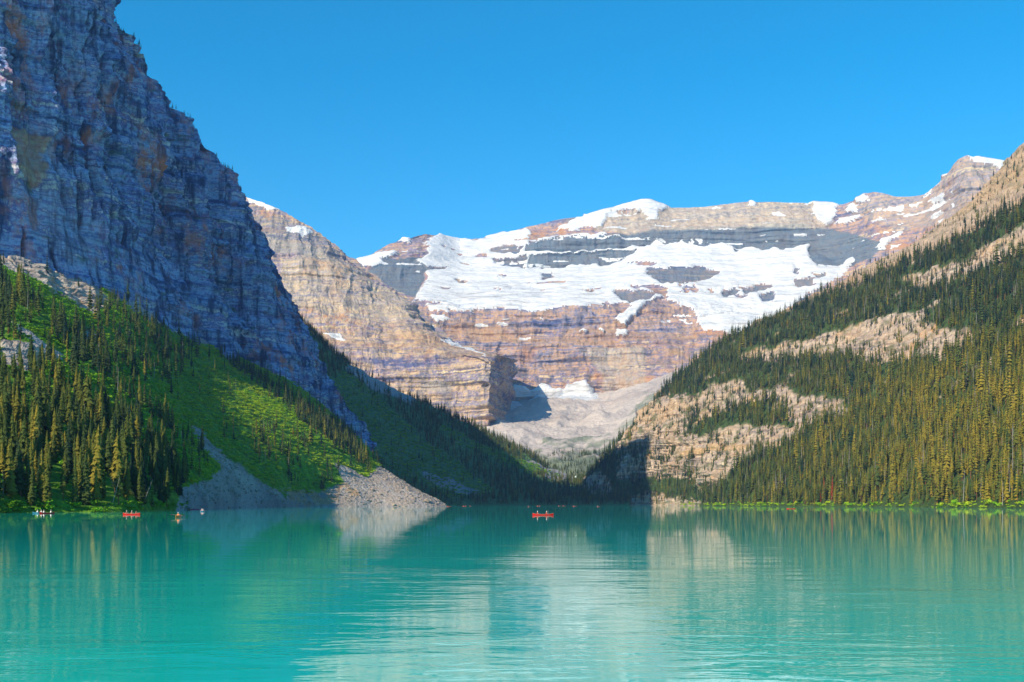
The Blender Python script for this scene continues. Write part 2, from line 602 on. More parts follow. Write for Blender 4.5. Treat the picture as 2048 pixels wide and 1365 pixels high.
# a ramp of ledges: the lower third leans out, the middle is set back
lean = np.array([1, 1, 1, 1, 1, 1, .9, .8, .7, .5, .4, .2, .1, 0, 0])[:, None]
mid1 = mid1 + lean * np.array([-6, 4, 0])
mid2 = mid2 + lean * np.array([10, -6, 0])
foot = base + np.array([6, -6, -30])
nb = len(colsW)
tt = np.linspace(0, 1, nb)
back1 = top + np.array([-70, 40, 6])
hb = np.interp(np.arange(nb), [0, 5, 7, 9, 14], [800, 660, 620, 570, 620])  # hidden rear body raised to keep the valley side in shadow
bx_ = np.interp(np.arange(nb), [0, 5, 9, 14], [-760, -580, -490, -548])
by_ = np.interp(np.arange(nb), [0, 5, 9, 14], [1120, 1400, 1720, 2080])
back2 = np.stack([bx_, by_, hb], -1)
back3 = back2 + np.array([-500, 100, -120])
g = sheet([foot, base, mid1, mid2, top, back1, back2, back3],
          [60, 70, 70, 75, 60, 60, 55, 50, 45, 45, 45, 40, 45, 30], [10, 150, 150, 130, 14, 24, 6])
u, v = proj(g)
p32 = g.astype(np.float32)
w_amp = (1.15 - 0.8 * np.maximum(sstep(260, 120, u) * sstep(330, 430, v), sstep(380, 260, u) * sstep(440, 510, v))).astype(np.float32)
wall, nW = rock_relief(g, 1.0, w_amp, 1.45, 0.8, outward=(0.95, -0.3, 0.15), rough=1.3, cracks=2.6)
# smooth pale slab faces near the left edge
slab = blur(inpoly(u + 10 * fbm(p32 / 25, 3), v, [(30, 250), (95, 250), (110, 320), (190, 440), (200, 545), (150, 530), (60, 470), (40, 330)]).astype(np.float32), 3)
wall = wall * (1 - 0.75 * slab[..., None]) + blur(wall, 10) * (0.75 * slab[..., None])
yl = blur(inpoly(u + 12 * fbm(p32 / 8, 3), v + 12 * fbm(p32 / 8 + 9, 3), [(25, 250), (92, 275), (95, 340), (70, 380), (30, 340)]).astype(np.float32), 1)
ledge_veg = ((wall[..., 2] - g[..., 2]) * 0 + fbm(p32 * np.array([1, 1, 3.0], np.float32) / 30, 3) > 0.42).astype(np.float32) * 0.5
ledge_veg = ledge_veg * (v > 120)
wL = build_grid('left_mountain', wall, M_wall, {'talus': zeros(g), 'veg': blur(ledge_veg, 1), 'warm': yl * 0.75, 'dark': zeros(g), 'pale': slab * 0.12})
tag(wL, 'towering blue-grey cliff wall in shade above the left shore', 'mountain', kind='structure')
WALL_TOP = wall[10 + 150 * 2 + 130 - 2]

# ---------------------------------------------------------------- dark wooded valley side beyond the cliff
rows = [
    [S(640, 1750), S(720, 1790), S(790, 1820), S(860, 1850), S(930, 1880), S(1000, 1900), S(1060, 1910), S(1120, 1915), S(1180, 1920), S(1260, 1930)],
    [P(630, 930, 1850), P(720, 985, 1840), P(790, 990, 1860), P(862, 998, 1880), P(932, 1003, 1905), P(1002, 1006, 1930), P(1060, 1007, 1945), P(1120, 1008, 1950), P(1180, 1008, 1950), P(1260, 1008, 1960)],
    [P(610, 830, 2000), P(710, 885, 1990), P(775, 905, 1990), P(860, 935, 2000), P(935, 955, 2010), P(1005, 970, 2030), P(1070, 985, 2050), P(1125, 992, 2060), P(1185, 994, 2060), P(1265, 994, 2060)],
    [P(600, 730, 2150), P(700, 795, 2140), P(768, 825, 2140), P(870, 872, 2150), P(960, 905, 2160), P(1030, 930, 2190), P(1080, 955, 2220), P(1130, 968, 2240), P(1190, 973, 2240), P(1265, 975, 2240)],
    [P(590, 625, 2300), P(622, 658, 2290), P(690, 722, 2290), P(790, 778, 2300), P(885, 825, 2320), P(975, 868, 2350), P(1050, 908, 2390), P(1110, 940, 2430), P(1165, 960, 2450), P(1240, 968, 2450)],
    [P(560, 650, 2600), P(640, 700, 2600), P(720, 770, 2600), P(820, 830, 2600), P(905, 870, 2600), P(985, 905, 2650), P(1060, 935, 2650), P(1115, 955, 2700), P(1170, 968, 2700), P(1250, 975, 2700)],
]
g = sheet(rows, [40] * 9, [10, 40, 45, 55, 20])
u, v = proj(g)
p32 = g.astype(np.float32)
n_ = normals(blur(g, 4))
n_ *= np.sign(n_[..., 2:3])
fade = sstep(-3, 8, g[..., 2])
val = g + n_ * (fade * (10 * fbm(p32 / 90, 4) + 3 * fbm(p32 / 20, 3)))[..., None]
tl = inpoly(u + 8 * fbm(p32 / 30, 3), v + 5 * fbm(p32 / 30 + 5, 3), [(700, 726), (760, 760), (830, 800), (830, 812), (740, 775), (690, 740)]) | \
    inpoly(u + 8 * fbm(p32 / 30, 3), v + 5 * fbm(p32 / 30 + 5, 3), [(840, 945), (900, 955), (960, 985), (940, 990), (870, 970)]) | \
    inpoly(u + 8 * fbm(p32 / 30, 3), v + 4 * fbm(p32 / 30 + 5, 3), [(1040, 915), (1110, 940), (1160, 950), (1150, 962), (1100, 960)])
tl = tl.astype(np.float32)
VAL_talus = tl
hV = build_grid('valley_slope', val, M_hill3, {'talus': blur(tl, 1), 'veg': 1 - blur(tl, 1), 'warm': zeros(g), 'dark': zeros(g), 'pale': zeros(g)})
tag(hV, 'dark forested valley side in shadow behind the cliff, falling to the far shore', 'hillside', kind='structure')

# ---------------------------------------------------------------- banded rock peak in the middle distance
us = [420, 500, 560, 640, 700, 760, 815, 860, 910, 950, 982, 1000, 1018, 1030]
vr = [370, 397, 421, 468, 517, 562, 597, 647, 684, 697, 706, 710, 716, 720]          # ridge
Yr = [4300, 4250, 4200, 4150, 4100, 4050, 4000, 3900, 3800, 3720, 3650, 3750, 4050, 4400]
v2 = [500, 500, 505, 530, 560, 595, 625, 660, 692, 706, 714, 717, 722, 726]
Y2 = [4000, 3960, 3940, 3900, 3880, 3860, 3800, 3720, 3640, 3560, 3500, 3620, 3980, 4350]
v3 = [640, 640, 645, 655, 668, 680, 690, 698, 706, 713, 722, 723, 726, 730]
Y3 = [3700, 3680, 3660, 3640, 3620, 3600, 3570, 3540, 3500, 3450, 3400, 3560, 3950, 4330]
v4 = [700, 700, 705, 712, 722, 735, 748, 755, 760, 765, 770, 772, 772, 772]
Y4 = [3560, 3550, 3540, 3530, 3510, 3500, 3480, 3460, 3440, 3410, 3375, 3540, 3930, 4320]
v5 = [790, 790, 800, 810, 825, 845, 865, 870, 870, 862, 850, 848, 830, 810]
Y5 = [3450, 3440, 3430, 3420, 3410, 3400, 3390, 3380, 3370, 3360, 3345, 3520, 3920, 4310]
rowL = lambda vs_, Ys: [P(a, b, c) for a, b, c in zip(us, vs_, Ys)]
rdg = np.array(rowL(vr, Yr))
rows = [rowL(v5, Y5), rowL(v4, Y4), rowL(v3, Y3), rowL(v2, Y2), rdg, rdg + np.array([-150, 260, -60]), rdg + np.array([-500, 900, -500])]
rows[0] = [(a, b, c - 40) for a, b, c in rows[0]]
g = sheet(rows, [20, 44, 55, 50, 45, 40, 36, 36, 30, 26, 16, 20, 10], [70, 46, 95, 80, 10, 6])
u, v = proj(g)
p32 = g.astype(np.float32)
peak, _ = rock_relief(g, 2.0, 0.9, 0.7, 1.4, outward=(0.2, -0.9, 0.3), cracks=0.12)
wu = u + 7 * fbm(p32 / 40, 4)
wv = v + 5 * fbm(p32 / 40 + 11, 4)
SNOW_P = [
    [(494, 390), (520, 398), (548, 414), (560, 420), (535, 421), (512, 408), (498, 402)],
    [(570, 456), (608, 454), (628, 461), (612, 470), (601, 478), (594, 467), (572, 463)],
    [(498, 446), (517, 462), (512, 480), (540, 482), (530, 493), (505, 492), (492, 470)],
    [(646, 668), (678, 667), (692, 683), (680, 686), (662, 677)],
    [(884, 676), (900, 680), (960, 704), (975, 712), (958, 708), (905, 688)],
]
warm = (inpoly(wu, wv, [(640, 660), (760, 640), (850, 640), (900, 685), (960, 700), (1005, 712), (1000, 722), (930, 720), (820, 700), (700, 705), (640, 690)]) * 0.55
        + inpoly(wu, wv, [(690, 560), (760, 560), (820, 595), (840, 640), (800, 645), (740, 620), (690, 600)]) * 0.25).astype(np.float32)
warm *= sstep(-0.25, 0.35, fbm(p32 * np.array([.3, .3, 2], np.float32) / 60, 4))
pal = (inpoly(wu, wv, [(560, 520), (640, 500), (700, 530), (760, 570), (815, 600), (830, 640), (740, 640), (640, 620), (570, 600)]) * 0.35).astype(np.float32)
tl = (inpoly(wu, wv, [(500, 470), (560, 480), (650, 500), (620, 510), (520, 500)]) | inpoly(wu, wv, [(835, 770), (870, 758), (905, 770), (890, 785), (840, 780)])).astype(np.float32) * 0.6
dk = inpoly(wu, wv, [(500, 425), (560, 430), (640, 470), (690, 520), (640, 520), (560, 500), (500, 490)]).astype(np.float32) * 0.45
fc = lambda m: blur(m.astype(np.float32), 0)[:-1, :-1] > 0.5
parts, snowp = [], zeros(g)
front = np.zeros(g.shape[:2], bool)
front[:70 + 46 + 95 + 80 + 3] = True
for q in SNOW_P:
    m = inpoly(wu, wv, q) & front
    snowp = np.maximum(snowp, m)
    parts.append(('snow_patch', fc(m), M_snow, None))
peak[..., 2] += blur(snowp, 2) * 3
pk = build_grid('rock_peak', peak, M_peak, {'talus': blur(tl, 2), 'veg': zeros(g), 'warm': blur(warm, 2), 'dark': blur(dk, 2), 'pale': blur(pal, 3), 'dirt_shade': zeros(g)}, parts=parts)
tag(pk, 'banded tan rock peak with a sheer shaded end face left of the glacier', 'mountain', kind='structure')

# ---------------------------------------------------------------- glaciated massif closing the valley
us = [660, 715, 780, 850, 920, 985, 1050, 1130, 1210, 1285, 1345, 1420, 1500, 1580, 1645, 1690, 1745, 1800, 1850, 1890, 1930, 1990, 2060, 2200]
vr = [545, 520, 488, 468, 480, 471, 454, 438, 423, 402, 416, 413, 404, 406, 408, 407, 385, 393, 388, 350, 315, 325, 335, 350]
Yr = [5500, 5500, 5550, 5700, 5900, 5900, 5850, 5850, 5850, 5900, 5900, 5850, 5800, 5750, 5750, 5700, 5500, 5400, 5300, 5150, 5000, 5000, 5000, 5000]
v5 = [570, 545, 520, 505, 515, 505, 488, 481, 475, 468, 462, 458, 455, 452, 455, 468, 478, 480, 480, 470, 450, 440, 440, 440]
Y5 = [5250, 5250, 5300, 5400, 5600, 5650, 5600, 5600, 5600, 5620, 5640, 5620, 5600, 5560, 5550, 5450, 5200, 5100, 5000, 4850, 4700, 4700, 4700, 4700]
v4 = [590, 570, 560, 548, 545, 540, 537, 535, 530, 502, 497, 498, 500, 500, 510, 535, 530, 530, 530, 530, 520, 520, 520, 520]
Y4 = [5150, 5150, 5180, 5280, 5400, 5480, 5520, 5530, 5520, 5560, 5580, 5560, 5540, 5500, 5450, 5300, 5050, 4950, 4850, 4700, 4550, 4550, 4550, 4550]
v3 = [640, 620, 615, 612, 625, 625, 626, 623, 618, 615, 612, 630, 645, 640, 620, 600, 590, 590, 590, 590, 590, 590, 590, 590]
Y3 = [4850, 4850, 4850, 4850, 4820, 4800, 4800, 4800, 4820, 4850, 4880, 4850, 4800, 4800, 4800, 4800, 4700, 4600, 4500, 4400, 4300, 4300, 4300, 4300]
v2 = [690, 685, 685, 690, 695, 695, 698, 698, 695, 700, 705, 710, 710, 710, 710, 700, 700, 700, 700, 700, 700, 700, 700, 700]
Y2 = [4650, 4650, 4650, 4650, 4640, 4640, 4640, 4640, 4640, 4620, 4600, 4550, 4500, 4500, 4500, 4450, 4400, 4300, 4200, 4100, 4000, 4000, 4000, 4000]
v1 = [800, 800, 800, 800, 795, 790, 785, 780, 775, 775, 770, 770, 770, 770, 770, 770, 770, 770, 770, 770, 770, 770, 770, 770]
Y1 = [4500, 4500, 4500, 4500, 4500, 4500, 4500, 4500, 4480, 4430, 4350, 4250, 4200, 4200, 4200, 4150, 4100, 4000, 3900, 3800, 3700, 3700, 3700, 3700]
rdg = np.array(rowL(vr, Yr))
rows = [[(a, b, c - 120) for a, b, c in rowL(v1, Y1)], rowL(v1, Y1), rowL(v2, Y2), rowL(v3, Y3), rowL(v4, Y4), rowL(v5, Y5), rdg, rdg + np.array([0, 350, -60]), rdg + np.array([0, 1500, -900])]
nu = [max(6, int((b - a) / 1.75)) for a, b in zip(us[:-1], us[1:])]
nu[-1] = 10
g = sheet(rows, nu, [6, 48, 50, 62, 44, 48, 10, 5, 4][:8])
u, v = proj(g)
p32 = g.astype(np.float32)
wu = u + 15 * fbm(p32 / 70, 5, 0.68)
wv = v + 9 * fbm(p32 / 70 + 11, 5, 0.68)
G1 = [(846, 488), (857, 480), (877, 472), (905, 470), (925, 480), (949, 484), (971, 477), (989, 466), (1051, 462), (1060, 466), (1056, 492), (1090, 478), (1146, 474), (1234, 474), (1250, 480),
      (1262, 492), (1289, 492), (1315, 480), (1332, 490), (1352, 484), (1385, 494), (1410, 495), (1440, 487), (1454, 488), (1472, 505), (1490, 498), (1505, 492), (1520, 501), (1571, 497), (1619, 488),
      (1615, 515), (1637, 536), (1674, 537), (1703, 517), (1710, 528), (1680, 555), (1640, 580), (1590, 610), (1540, 650), (1470, 680), (1432, 668), (1406, 664), (1392, 649), (1388, 627), (1370, 616),
      (1340, 607), (1311, 600), (1285, 618), (1262, 640), (1253, 650), (1223, 646), (1238, 630), (1262, 618), (1256, 612), (1205, 616), (1165, 620), (1110, 622), (1088, 629), (1022, 627), (985, 619), (956, 624),
      (912, 629), (894, 620), (862, 606), (824, 606), (846, 576), (854, 558), (846, 539), (835, 521), (857, 506)]
HOLES = [
    [(1291, 543), (1319, 539), (1366, 538), (1410, 539), (1439, 550), (1421, 560), (1366, 571), (1319, 569), (1297, 554)],
    [(1227, 585), (1256, 587), (1293, 585), (1311, 591), (1289, 605), (1256, 609), (1238, 598)],
    [(1583, 563), (1633, 561), (1625, 572), (1600, 577)], [(1588, 530), (1600, 532), (1598, 548), (1588, 552)], [(1622, 552), (1655, 550), (1640, 561)],
    [(1513, 596), (1545, 590), (1552, 602), (1530, 610)], [(1080, 549), (1104, 549), (1106, 558), (1085, 564)], [(1165, 582), (1187, 582), (1185, 590)], [(912, 561), (934, 566), (930, 573), (916, 570)],
    [(842, 537), (892, 538), (890, 543), (845, 543)], [(1051, 492), (1092, 483), (1146, 477), (1234, 477), (1256, 480), (1260, 492), (1249, 496), (1198, 501), (1139, 505), (1051, 506)],
    [(1055, 514), (1150, 508), (1249, 501), (1280, 500), (1249, 521), (1220, 532), (1154, 532), (1121, 539), (1055, 538)],
    [(982, 500), (1030, 494), (1042, 497), (1038, 506), (1000, 510), (980, 508)], [(988, 522), (1050, 514), (1050, 536), (1020, 538), (990, 530)],
    [(1480, 580), (1540, 570), (1545, 576), (1490, 592)], [(1440, 588), (1470, 580), (1480, 586), (1450, 600)],
]
PATCH = [
    [(1234, 414), (1286, 398), (1322, 406), (1345, 416), (1318, 420), (1315, 437), (1297, 448), (1290, 424), (1250, 420), (1216, 430), (1205, 455), (1157, 459), (1117, 464), (1113, 455), (1165, 434)],
    [(1612, 395), (1645, 405), (1678, 412), (1663, 448), (1648, 452), (1630, 433)],
    [(1719, 386), (1737, 394), (1732, 405), (1708, 405)], [(1693, 415), (1714, 408), (1713, 423), (1695, 426)], [(1680, 435), (1719, 430), (1706, 445), (1668, 449)],
    [(1926, 310), (1950, 315), (2024, 326), (2010, 342), (1967, 333), (1938, 322)], [(1806, 460), (1800, 474), (1767, 494), (1755, 500), (1758, 484), (1785, 470)],
    [(709, 518), (788, 502), (800, 506), (773, 521), (747, 537), (718, 534)], [(800, 479), (824, 476), (820, 485), (806, 487)], [(850, 610), (895, 618), (900, 630), (860, 628)],
    [(858, 634), (890, 634), (900, 644), (870, 650)], [(1130, 475), (1215, 468), (1210, 473), (1135, 479)], [(1880, 352), (1893, 349), (1890, 357), (1880, 359)],
    [(1850, 390), (1868, 374), (1864, 388), (1852, 396)], [(1494, 403), (1512, 406), (1510, 414), (1496, 413)], [(1160, 663), (1178, 662), (1176, 668), (1162, 668)],
    [(1190, 660), (1205, 660), (1204, 667)], [(1022, 768), (1065, 782), (1089, 768), (1113, 778), (1164, 761), (1181, 769), (1197, 800), (1147, 807), (1024, 800)], [(1236, 664), (1256, 662), (1250, 672), (1232, 672)],
]
front = np.zeros(g.shape[:2], bool)
front[:6 + 48 + 50 + 62 + 44 + 48 + 4] = True
m1 = inpoly(wu, wv, G1)
for q in HOLES:
    m1 &= ~inpoly(wu, wv, q)
zz_ = g[..., 2] + 14 * fbm(p32 / 150, 3)
m1 &= ~((strata(zz_, p32, 46, 2.2) > 0.36) & (fbm(p32 / 110 + 8, 4) > 0.12) & (v < 600))
m1 &= front
snow_all = m1.astype(np.float32)
pm = []
for q in PATCH:
    m = inpoly(wu, wv, q) & front
    pm.append(m)
    snow_all = np.maximum(snow_all, m)
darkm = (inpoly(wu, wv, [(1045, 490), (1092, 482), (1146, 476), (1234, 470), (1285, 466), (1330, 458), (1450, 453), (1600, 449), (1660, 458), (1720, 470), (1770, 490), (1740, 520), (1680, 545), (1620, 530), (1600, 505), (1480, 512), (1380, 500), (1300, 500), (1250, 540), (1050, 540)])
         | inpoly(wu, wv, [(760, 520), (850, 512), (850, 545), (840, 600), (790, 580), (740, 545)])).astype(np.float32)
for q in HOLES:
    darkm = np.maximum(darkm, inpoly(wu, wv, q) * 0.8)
upper = sstep(470, 455, v) * (u > 1150)
lower = sstep(612, 628, v)
k_amp = 0.55 + 0.35 * lower
soft = blur(snow_all, 3)
mass, _ = rock_relief(g, 2.8, (k_amp * (1 - 0.8 * soft)).astype(np.float32), 0.6, 1.7, outward=(0, -0.9, 0.3), cracks=0.1)
n_ = normals(blur(g, 8))
n_ *= -np.sign(n_[..., 1:2])
mass = mass + n_ * (soft * (14 + 16 * fbm(p32 / 210, 4) + 9 * ridged(p32 / np.array([150, 60, 40], np.float32), 3) * sstep(565, 620, v)))[..., None]
warm = (inpoly(wu, wv, [(870, 640), (1000, 650), (1020, 660), (1200, 650), (1300, 640), (1400, 660), (1400, 700), (1300, 720), (1200, 690), (1100, 680), (1000, 690), (900, 670)]) * 0.6
        + inpoly(wu, wv, [(1220, 690), (1330, 680), (1390, 700), (1350, 740), (1280, 720), (1220, 730)]) * 0.4).astype(np.float32)
warm *= sstep(-0.2, 0.35, fbm(p32 * np.array([.3, .3, 2], np.float32) / 80, 4))
pal = (inpoly(wu, wv, [(1130, 440), (1330, 412), (1640, 402), (1660, 455), (1450, 455), (1330, 462), (1240, 470)]) * 0.6 + inpoly(wu, wv, [(1680, 420), (1930, 315), (2060, 330), (2060, 420), (1800, 460)]) * 0.3
       + inpoly(wu, wv, [(1160, 700), (1290, 690), (1290, 780), (1210, 790), (1200, 740)]) * 0.45).astype(np.float32)
fine_snow = (((strata(zz_, p32, 34, 3.3) > 0.36) & (v < 545) & (fbm(p32 / 100 + 5, 4) > 0.0)) | ((strata(zz_, p32, 30, 6.3) > 0.48) & (v < 680) & (fbm(p32 / 90 + 15, 4) > 0.14))) & front & (u < 1900)
parts = [('glacier', fc(m1), M_snow, 'broad white glacier draped across the upper face')]
for m in pm:
    parts.append(('snow_patch', fc(m), M_snow, None))
parts.append(('ledge_snow', fc(fine_snow), M_snow, None))
dirt_shade = sstep(535, 600, v) * 0.85 + 0.15
ms = build_grid('glaciated_massif', mass, M_massif, {'talus': zeros(g), 'veg': zeros(g), 'warm': blur(warm, 2), 'dark': blur(darkm, 1), 'pale': blur(pal, 4), 'dirt_shade': dirt_shade}, parts=parts)
tag(ms, 'broad glacier-covered mountain closing off the head of the valley', 'mountain', kind='structure')

# ---------------------------------------------------------------- moraine and scree on the valley floor below the glacier
us = [900, 960, 1010, 1060, 1110, 1160, 1210, 1260, 1310, 1380, 1460]
rows = [
    [P(a, b, c) for a, b, c in zip(us, [975, 972, 970, 966, 962, 960, 960, 955, 950, 940, 930], [2420] * 11)],
    [P(a, b, c) for a, b, c in zip(us, [930, 925, 925, 925, 924, 922, 918, 905, 885, 860, 840], [2700] * 11)],
    [P(a, b, c) for a, b, c in zip(us, [885, 880, 882, 888, 890, 888, 878, 860, 830, 790, 770], [3100] * 11)],
    [P(a, b, c) for a, b, c in zip(us, [862, 852, 850, 852, 858, 858, 848, 828, 806, 785, 770], [3500] * 11)],
    [P(a, b, c) for a, b, c in zip(us, [850, 838, 832, 830, 830, 828, 822, 804, 785, 762, 750], [3950] * 11)],
    [P(a, b, c) for a, b, c in zip(us, [835, 825, 808, 798, 792, 788, 792, 778, 764, 745, 735], [4480, 4480, 4540, 4560, 4560, 4550, 4500, 4440, 4380, 4320, 4280])],
    [P(a, b, c) for a, b, c in zip(us, [815, 805, 795, 786, 780, 776, 780, 766, 752, 735, 725], [4700] * 11)],
]
g = sheet(rows, [24, 26, 28, 30, 30, 30, 30, 30, 34, 34], [24, 26, 24, 26, 36, 14], True)
u, v = proj(g)
p32 = g.astype(np.float32)
wu = u + 6 * fbm(p32 / 60, 4)
wv = v + 3.5 * fbm(p32 / 60 + 11, 4)
mor = g.copy()
mor[..., 2] += 22 * ridged(p32 / np.array([170, 420, 300], np.float32), 4) + 9 * fbm(p32 / 60, 5, 0.6)
# sharp moraine cone
cx_, cy_ = P(1195, 850, 3500)[0], 3500
dd = np.sqrt(((g[..., 0] - cx_) / 62) ** 2 + ((g[..., 1] - cy_) / 120) ** 2)
mor[..., 2] += 44 * np.clip(1 - dd, 0, 1)
SN = [[(1022, 772), (1065, 784), (1089, 770), (1113, 780), (1164, 763), (1181, 771), (1197, 800), (1147, 807), (1106, 801), (1072, 805), (1024, 798)],
      [(1030, 802), (1043, 814), (1022, 828), (984, 844), (1004, 816)]]
front = np.ones(g.shape[:2], bool)
parts = []
for q in SN:
    parts.append(('snow_patch', fc(inpoly(wu, wv, q)), M_snow, None))
vegm = (inpoly(wu, wv, [(1090, 880), (1180, 885), (1240, 860), (1290, 790), (1330, 800), (1330, 990), (1000, 990), (1060, 920)]) & (fbm(p32 / 70 + 3, 4) > 0.0)).astype(np.float32) * 0.65
vegm = np.maximum(vegm, (v > 925) * 0.8)
mo = build_grid('valley_floor', mor, M_massif, {'talus': np.clip(1 - 0.2 * (fbm(p32 / 90, 3) > 0.25), 0, 1), 'veg': blur(vegm, 2), 'warm': zeros(g), 'dark': zeros(g), 'pale': zeros(g), 'dirt_shade': zeros(g) + .4}, parts=parts, smooth=True)
tag(mo, 'pale grey moraine and scree filling the valley below the glacier', 'moraine', kind='structure')

# ---------------------------------------------------------------- wooded slope on the right shore
rows = [
    [S(1158, 2080), S(1230, 2030), S(1300, 1960), S(1372, 1760), S(1440, 1480), S(1540, 1260), S(1680, 1080), S(1830, 920), S(1940, 800), S(2048, 690), S(2330, 470), S(2900, 270)],
    [P(1160, 1003, 2090), P(1232, 1003, 2040), P(1302, 1003, 1970), P(1376, 1003, 1770), P(1444, 1003, 1495), P(1542, 1003, 1280), P(1682, 1003, 1100), P(1832, 1003, 940), P(1942, 1003, 820), P(2048, 1003, 710), P(2330, 1000, 490), P(2890, 990, 290)],
    [P(1164, 985, 2110), P(1232, 945, 2070), P(1296, 925, 2000), P(1385, 945, 1800), P(1450, 950, 1540), P(1550, 930, 1400), P(1690, 910, 1250), P(1840, 900, 1080), P(1945, 890, 950), P(2048, 880, 830), P(2320, 850, 600), P(2860, 800, 400)],
    [P(1166, 968, 2140), P(1232, 912, 2110), P(1290, 872, 2050), P(1384, 880, 1850), P(1452, 878, 1680), P(1555, 845, 1600), P(1695, 800, 1480), P(1845, 770, 1320), P(1948, 740, 1200), P(2048, 720, 1070), P(2310, 650, 800), P(2830, 560, 600)],
    [P(1167, 960, 2170), P(1232, 897, 2160), P(1287, 835, 2120), P(1372, 795, 2000), P(1448, 772, 1900), P(1558, 730, 1850), P(1700, 680, 1760), P(1850, 630, 1600), P(1950, 590, 1480), P(2048, 560, 1340), P(2305, 450, 1100), P(2820, 350, 850)],
    [P(1168, 956, 2200), P(1234, 888, 2210), P(1291, 814, 2210), P(1368, 736, 2200), P(1442, 680, 2150), P(1560, 622, 2080), P(1700, 566, 2020), P(1850, 500, 1880), P(1950, 452, 1750), P(2048, 394, 1620), P(2300, 250, 1400), P(2800, 100, 1100)],
    [P(1200, 962, 2300), P(1260, 900, 2300), P(1320, 830, 2350), P(1390, 755, 2380), P(1470, 695, 2400), P(1590, 630, 2420), P(1718, 542, 2450), P(1850, 469, 2450), P(1945, 398, 2450), P(2046, 287, 2400), P(2300, 130, 2100), P(2800, 0, 1500)],
    [P(1300, 980, 2800), P(1350, 950, 2800), P(1400, 900, 2800), P(1480, 850, 2900), P(1560, 800, 2900), P(1650, 720, 2900), P(1800, 650, 2950), P(1950, 560, 2950), P(2050, 500, 2950), P(2150, 420, 2900), P(2400, 300, 2700), P(2900, 100, 2000)],
]
g = sheet(rows, [36, 36, 46, 44, 54, 70, 72, 56, 54, 50, 20], [12, 50, 56, 60, 60, 40, 8])
u, v = proj(g)
p32 = g.astype(np.float32)
wu = u + 34 * fbm(p32 / 45, 5, 0.65)
wv = v + 20 * fbm(p32 / 45 + 11, 5, 0.65)
ROCK_R = [
    [(1250, 880), (1262, 840), (1280, 812), (1310, 798), (1345, 790), (1400, 797), (1425, 768), (1480, 758), (1500, 785), (1560, 772), (1600, 790), (1650, 800), (1690, 800), (1690, 830), (1640, 845), (1590, 848),
     (1540, 800), (1470, 815), (1400, 830), (1370, 868), (1300, 880)],
    [(1230, 890), (1300, 872), (1400, 872), (1480, 856), (1560, 850), (1610, 850), (1600, 870), (1560, 888), (1530, 905), (1490, 925), (1455, 955), (1425, 990), (1405, 985), (1385, 960), (1300, 955), (1235, 960)],
    [(1465, 706), (1520, 700), (1560, 688), (1640, 674), (1700, 650), (1780, 632), (1830, 626), (1850, 648), (1900, 660), (1960, 656), (2010, 668), (1930, 690), (1880, 700), (1890, 728), (1800, 722), (1740, 732), (1700, 712), (1620, 716), (1560, 724), (1480, 718)],
    [(1812, 552), (1860, 540), (1920, 525), (1990, 490), (2060, 435), (2060, 515), (1990, 530), (1930, 555), (1850, 585), (1815, 580)],
    [(1160, 1004), (1165, 960), (1195, 940), (1215, 960), (1220, 1004)], [(1235, 1004), (1290, 985), (1370, 996), (1395, 1004), (1395, 1020), (1235, 1020)],
    [(1700, 500), (1800, 470), (2060, 250), (2060, 380), (1960, 440), (1860, 490), (1760, 530), (1700, 556)],
]
rock = zeros(g)
for q in ROCK_R:
    rock = np.maximum(rock, inpoly(wu, wv, q))
rock = np.maximum(rock, (fbm(p32 / np.array([70, 70, 30], np.float32) + 4.4, 4, 0.6) > 0.30) & (v < 800) & (v > 440))
hi = sstep(0.5, 1.0, (np.arange(g.shape[0])[:, None] - 225) / 12.0 + 0 * u)
alp = np.clip(hi, 0, 1).astype(np.float32)
rockm = np.maximum(rock, alp)
slope, _ = rock_relief(g, 0.9, 0.9, 0.7, 1.3, outward=(-0.5, -0.6, 0.6), rough=1.4, cracks=0.5)
n_ = normals(blur(g, 4))
n_ *= np.sign(n_[..., 2:3])
fade = sstep(-2, 8, g[..., 2])
hill_r = g + n_ * (fade * (8 * fbm(p32 / 80, 4) + 2 * fbm(p32 / 14, 3)))[..., None] + (slope - g) * (blur(rockm.astype(np.float64), 2) * fade)[..., None]
warm = (inpoly(u + 4 * fbm(p32 / 20, 3), v + 3 * fbm(p32 / 14, 3), [(1355, 905), (1390, 896), (1430, 888), (1500, 884), (1520, 888), (1480, 895), (1400, 906), (1360, 914)]) * 0.95).astype(np.float32)
warm = np.maximum(warm, inpoly(wu, wv, [(1255, 850), (1280, 815), (1340, 800), (1380, 810), (1340, 835), (1300, 850), (1260, 870)]) * 0.55)
warm = np.maximum(warm, alp * inpoly(wu, wv, [(1880, 450), (2040, 300), (2060, 300), (2060, 350), (1980, 400), (1900, 440)]) * 0.8)
warm = np.maximum(warm, alp * 0.4)
warm = np.maximum(warm, rock * 0.45 * sstep(0.0, 0.3, fbm(p32 / 40 + 6, 3)))
pal = rock * 0.2
vegm = (1 - rockm) * 1.0
vegm = np.maximum(vegm, rock * (fbm(p32 / 18 + 3, 4) > 0.22) * 0.7)
vegm = np.maximum(vegm, alp * (fbm(p32 / 30 + 3, 4) > 0.25) * 0.5)
hR = build_grid('right_hillside', hill_r, M_hill2, {'talus': zeros(g), 'veg': blur(vegm.astype(np.float32), 1), 'warm': blur(warm.astype(np.float32), 1), 'dark': zeros(g), 'pale': pal.astype(np.float32)})
tag(hR, 'sunlit wooded mountainside with pale rock bands above the right shore', 'hillside', kind='structure')
HR_rock = rockm

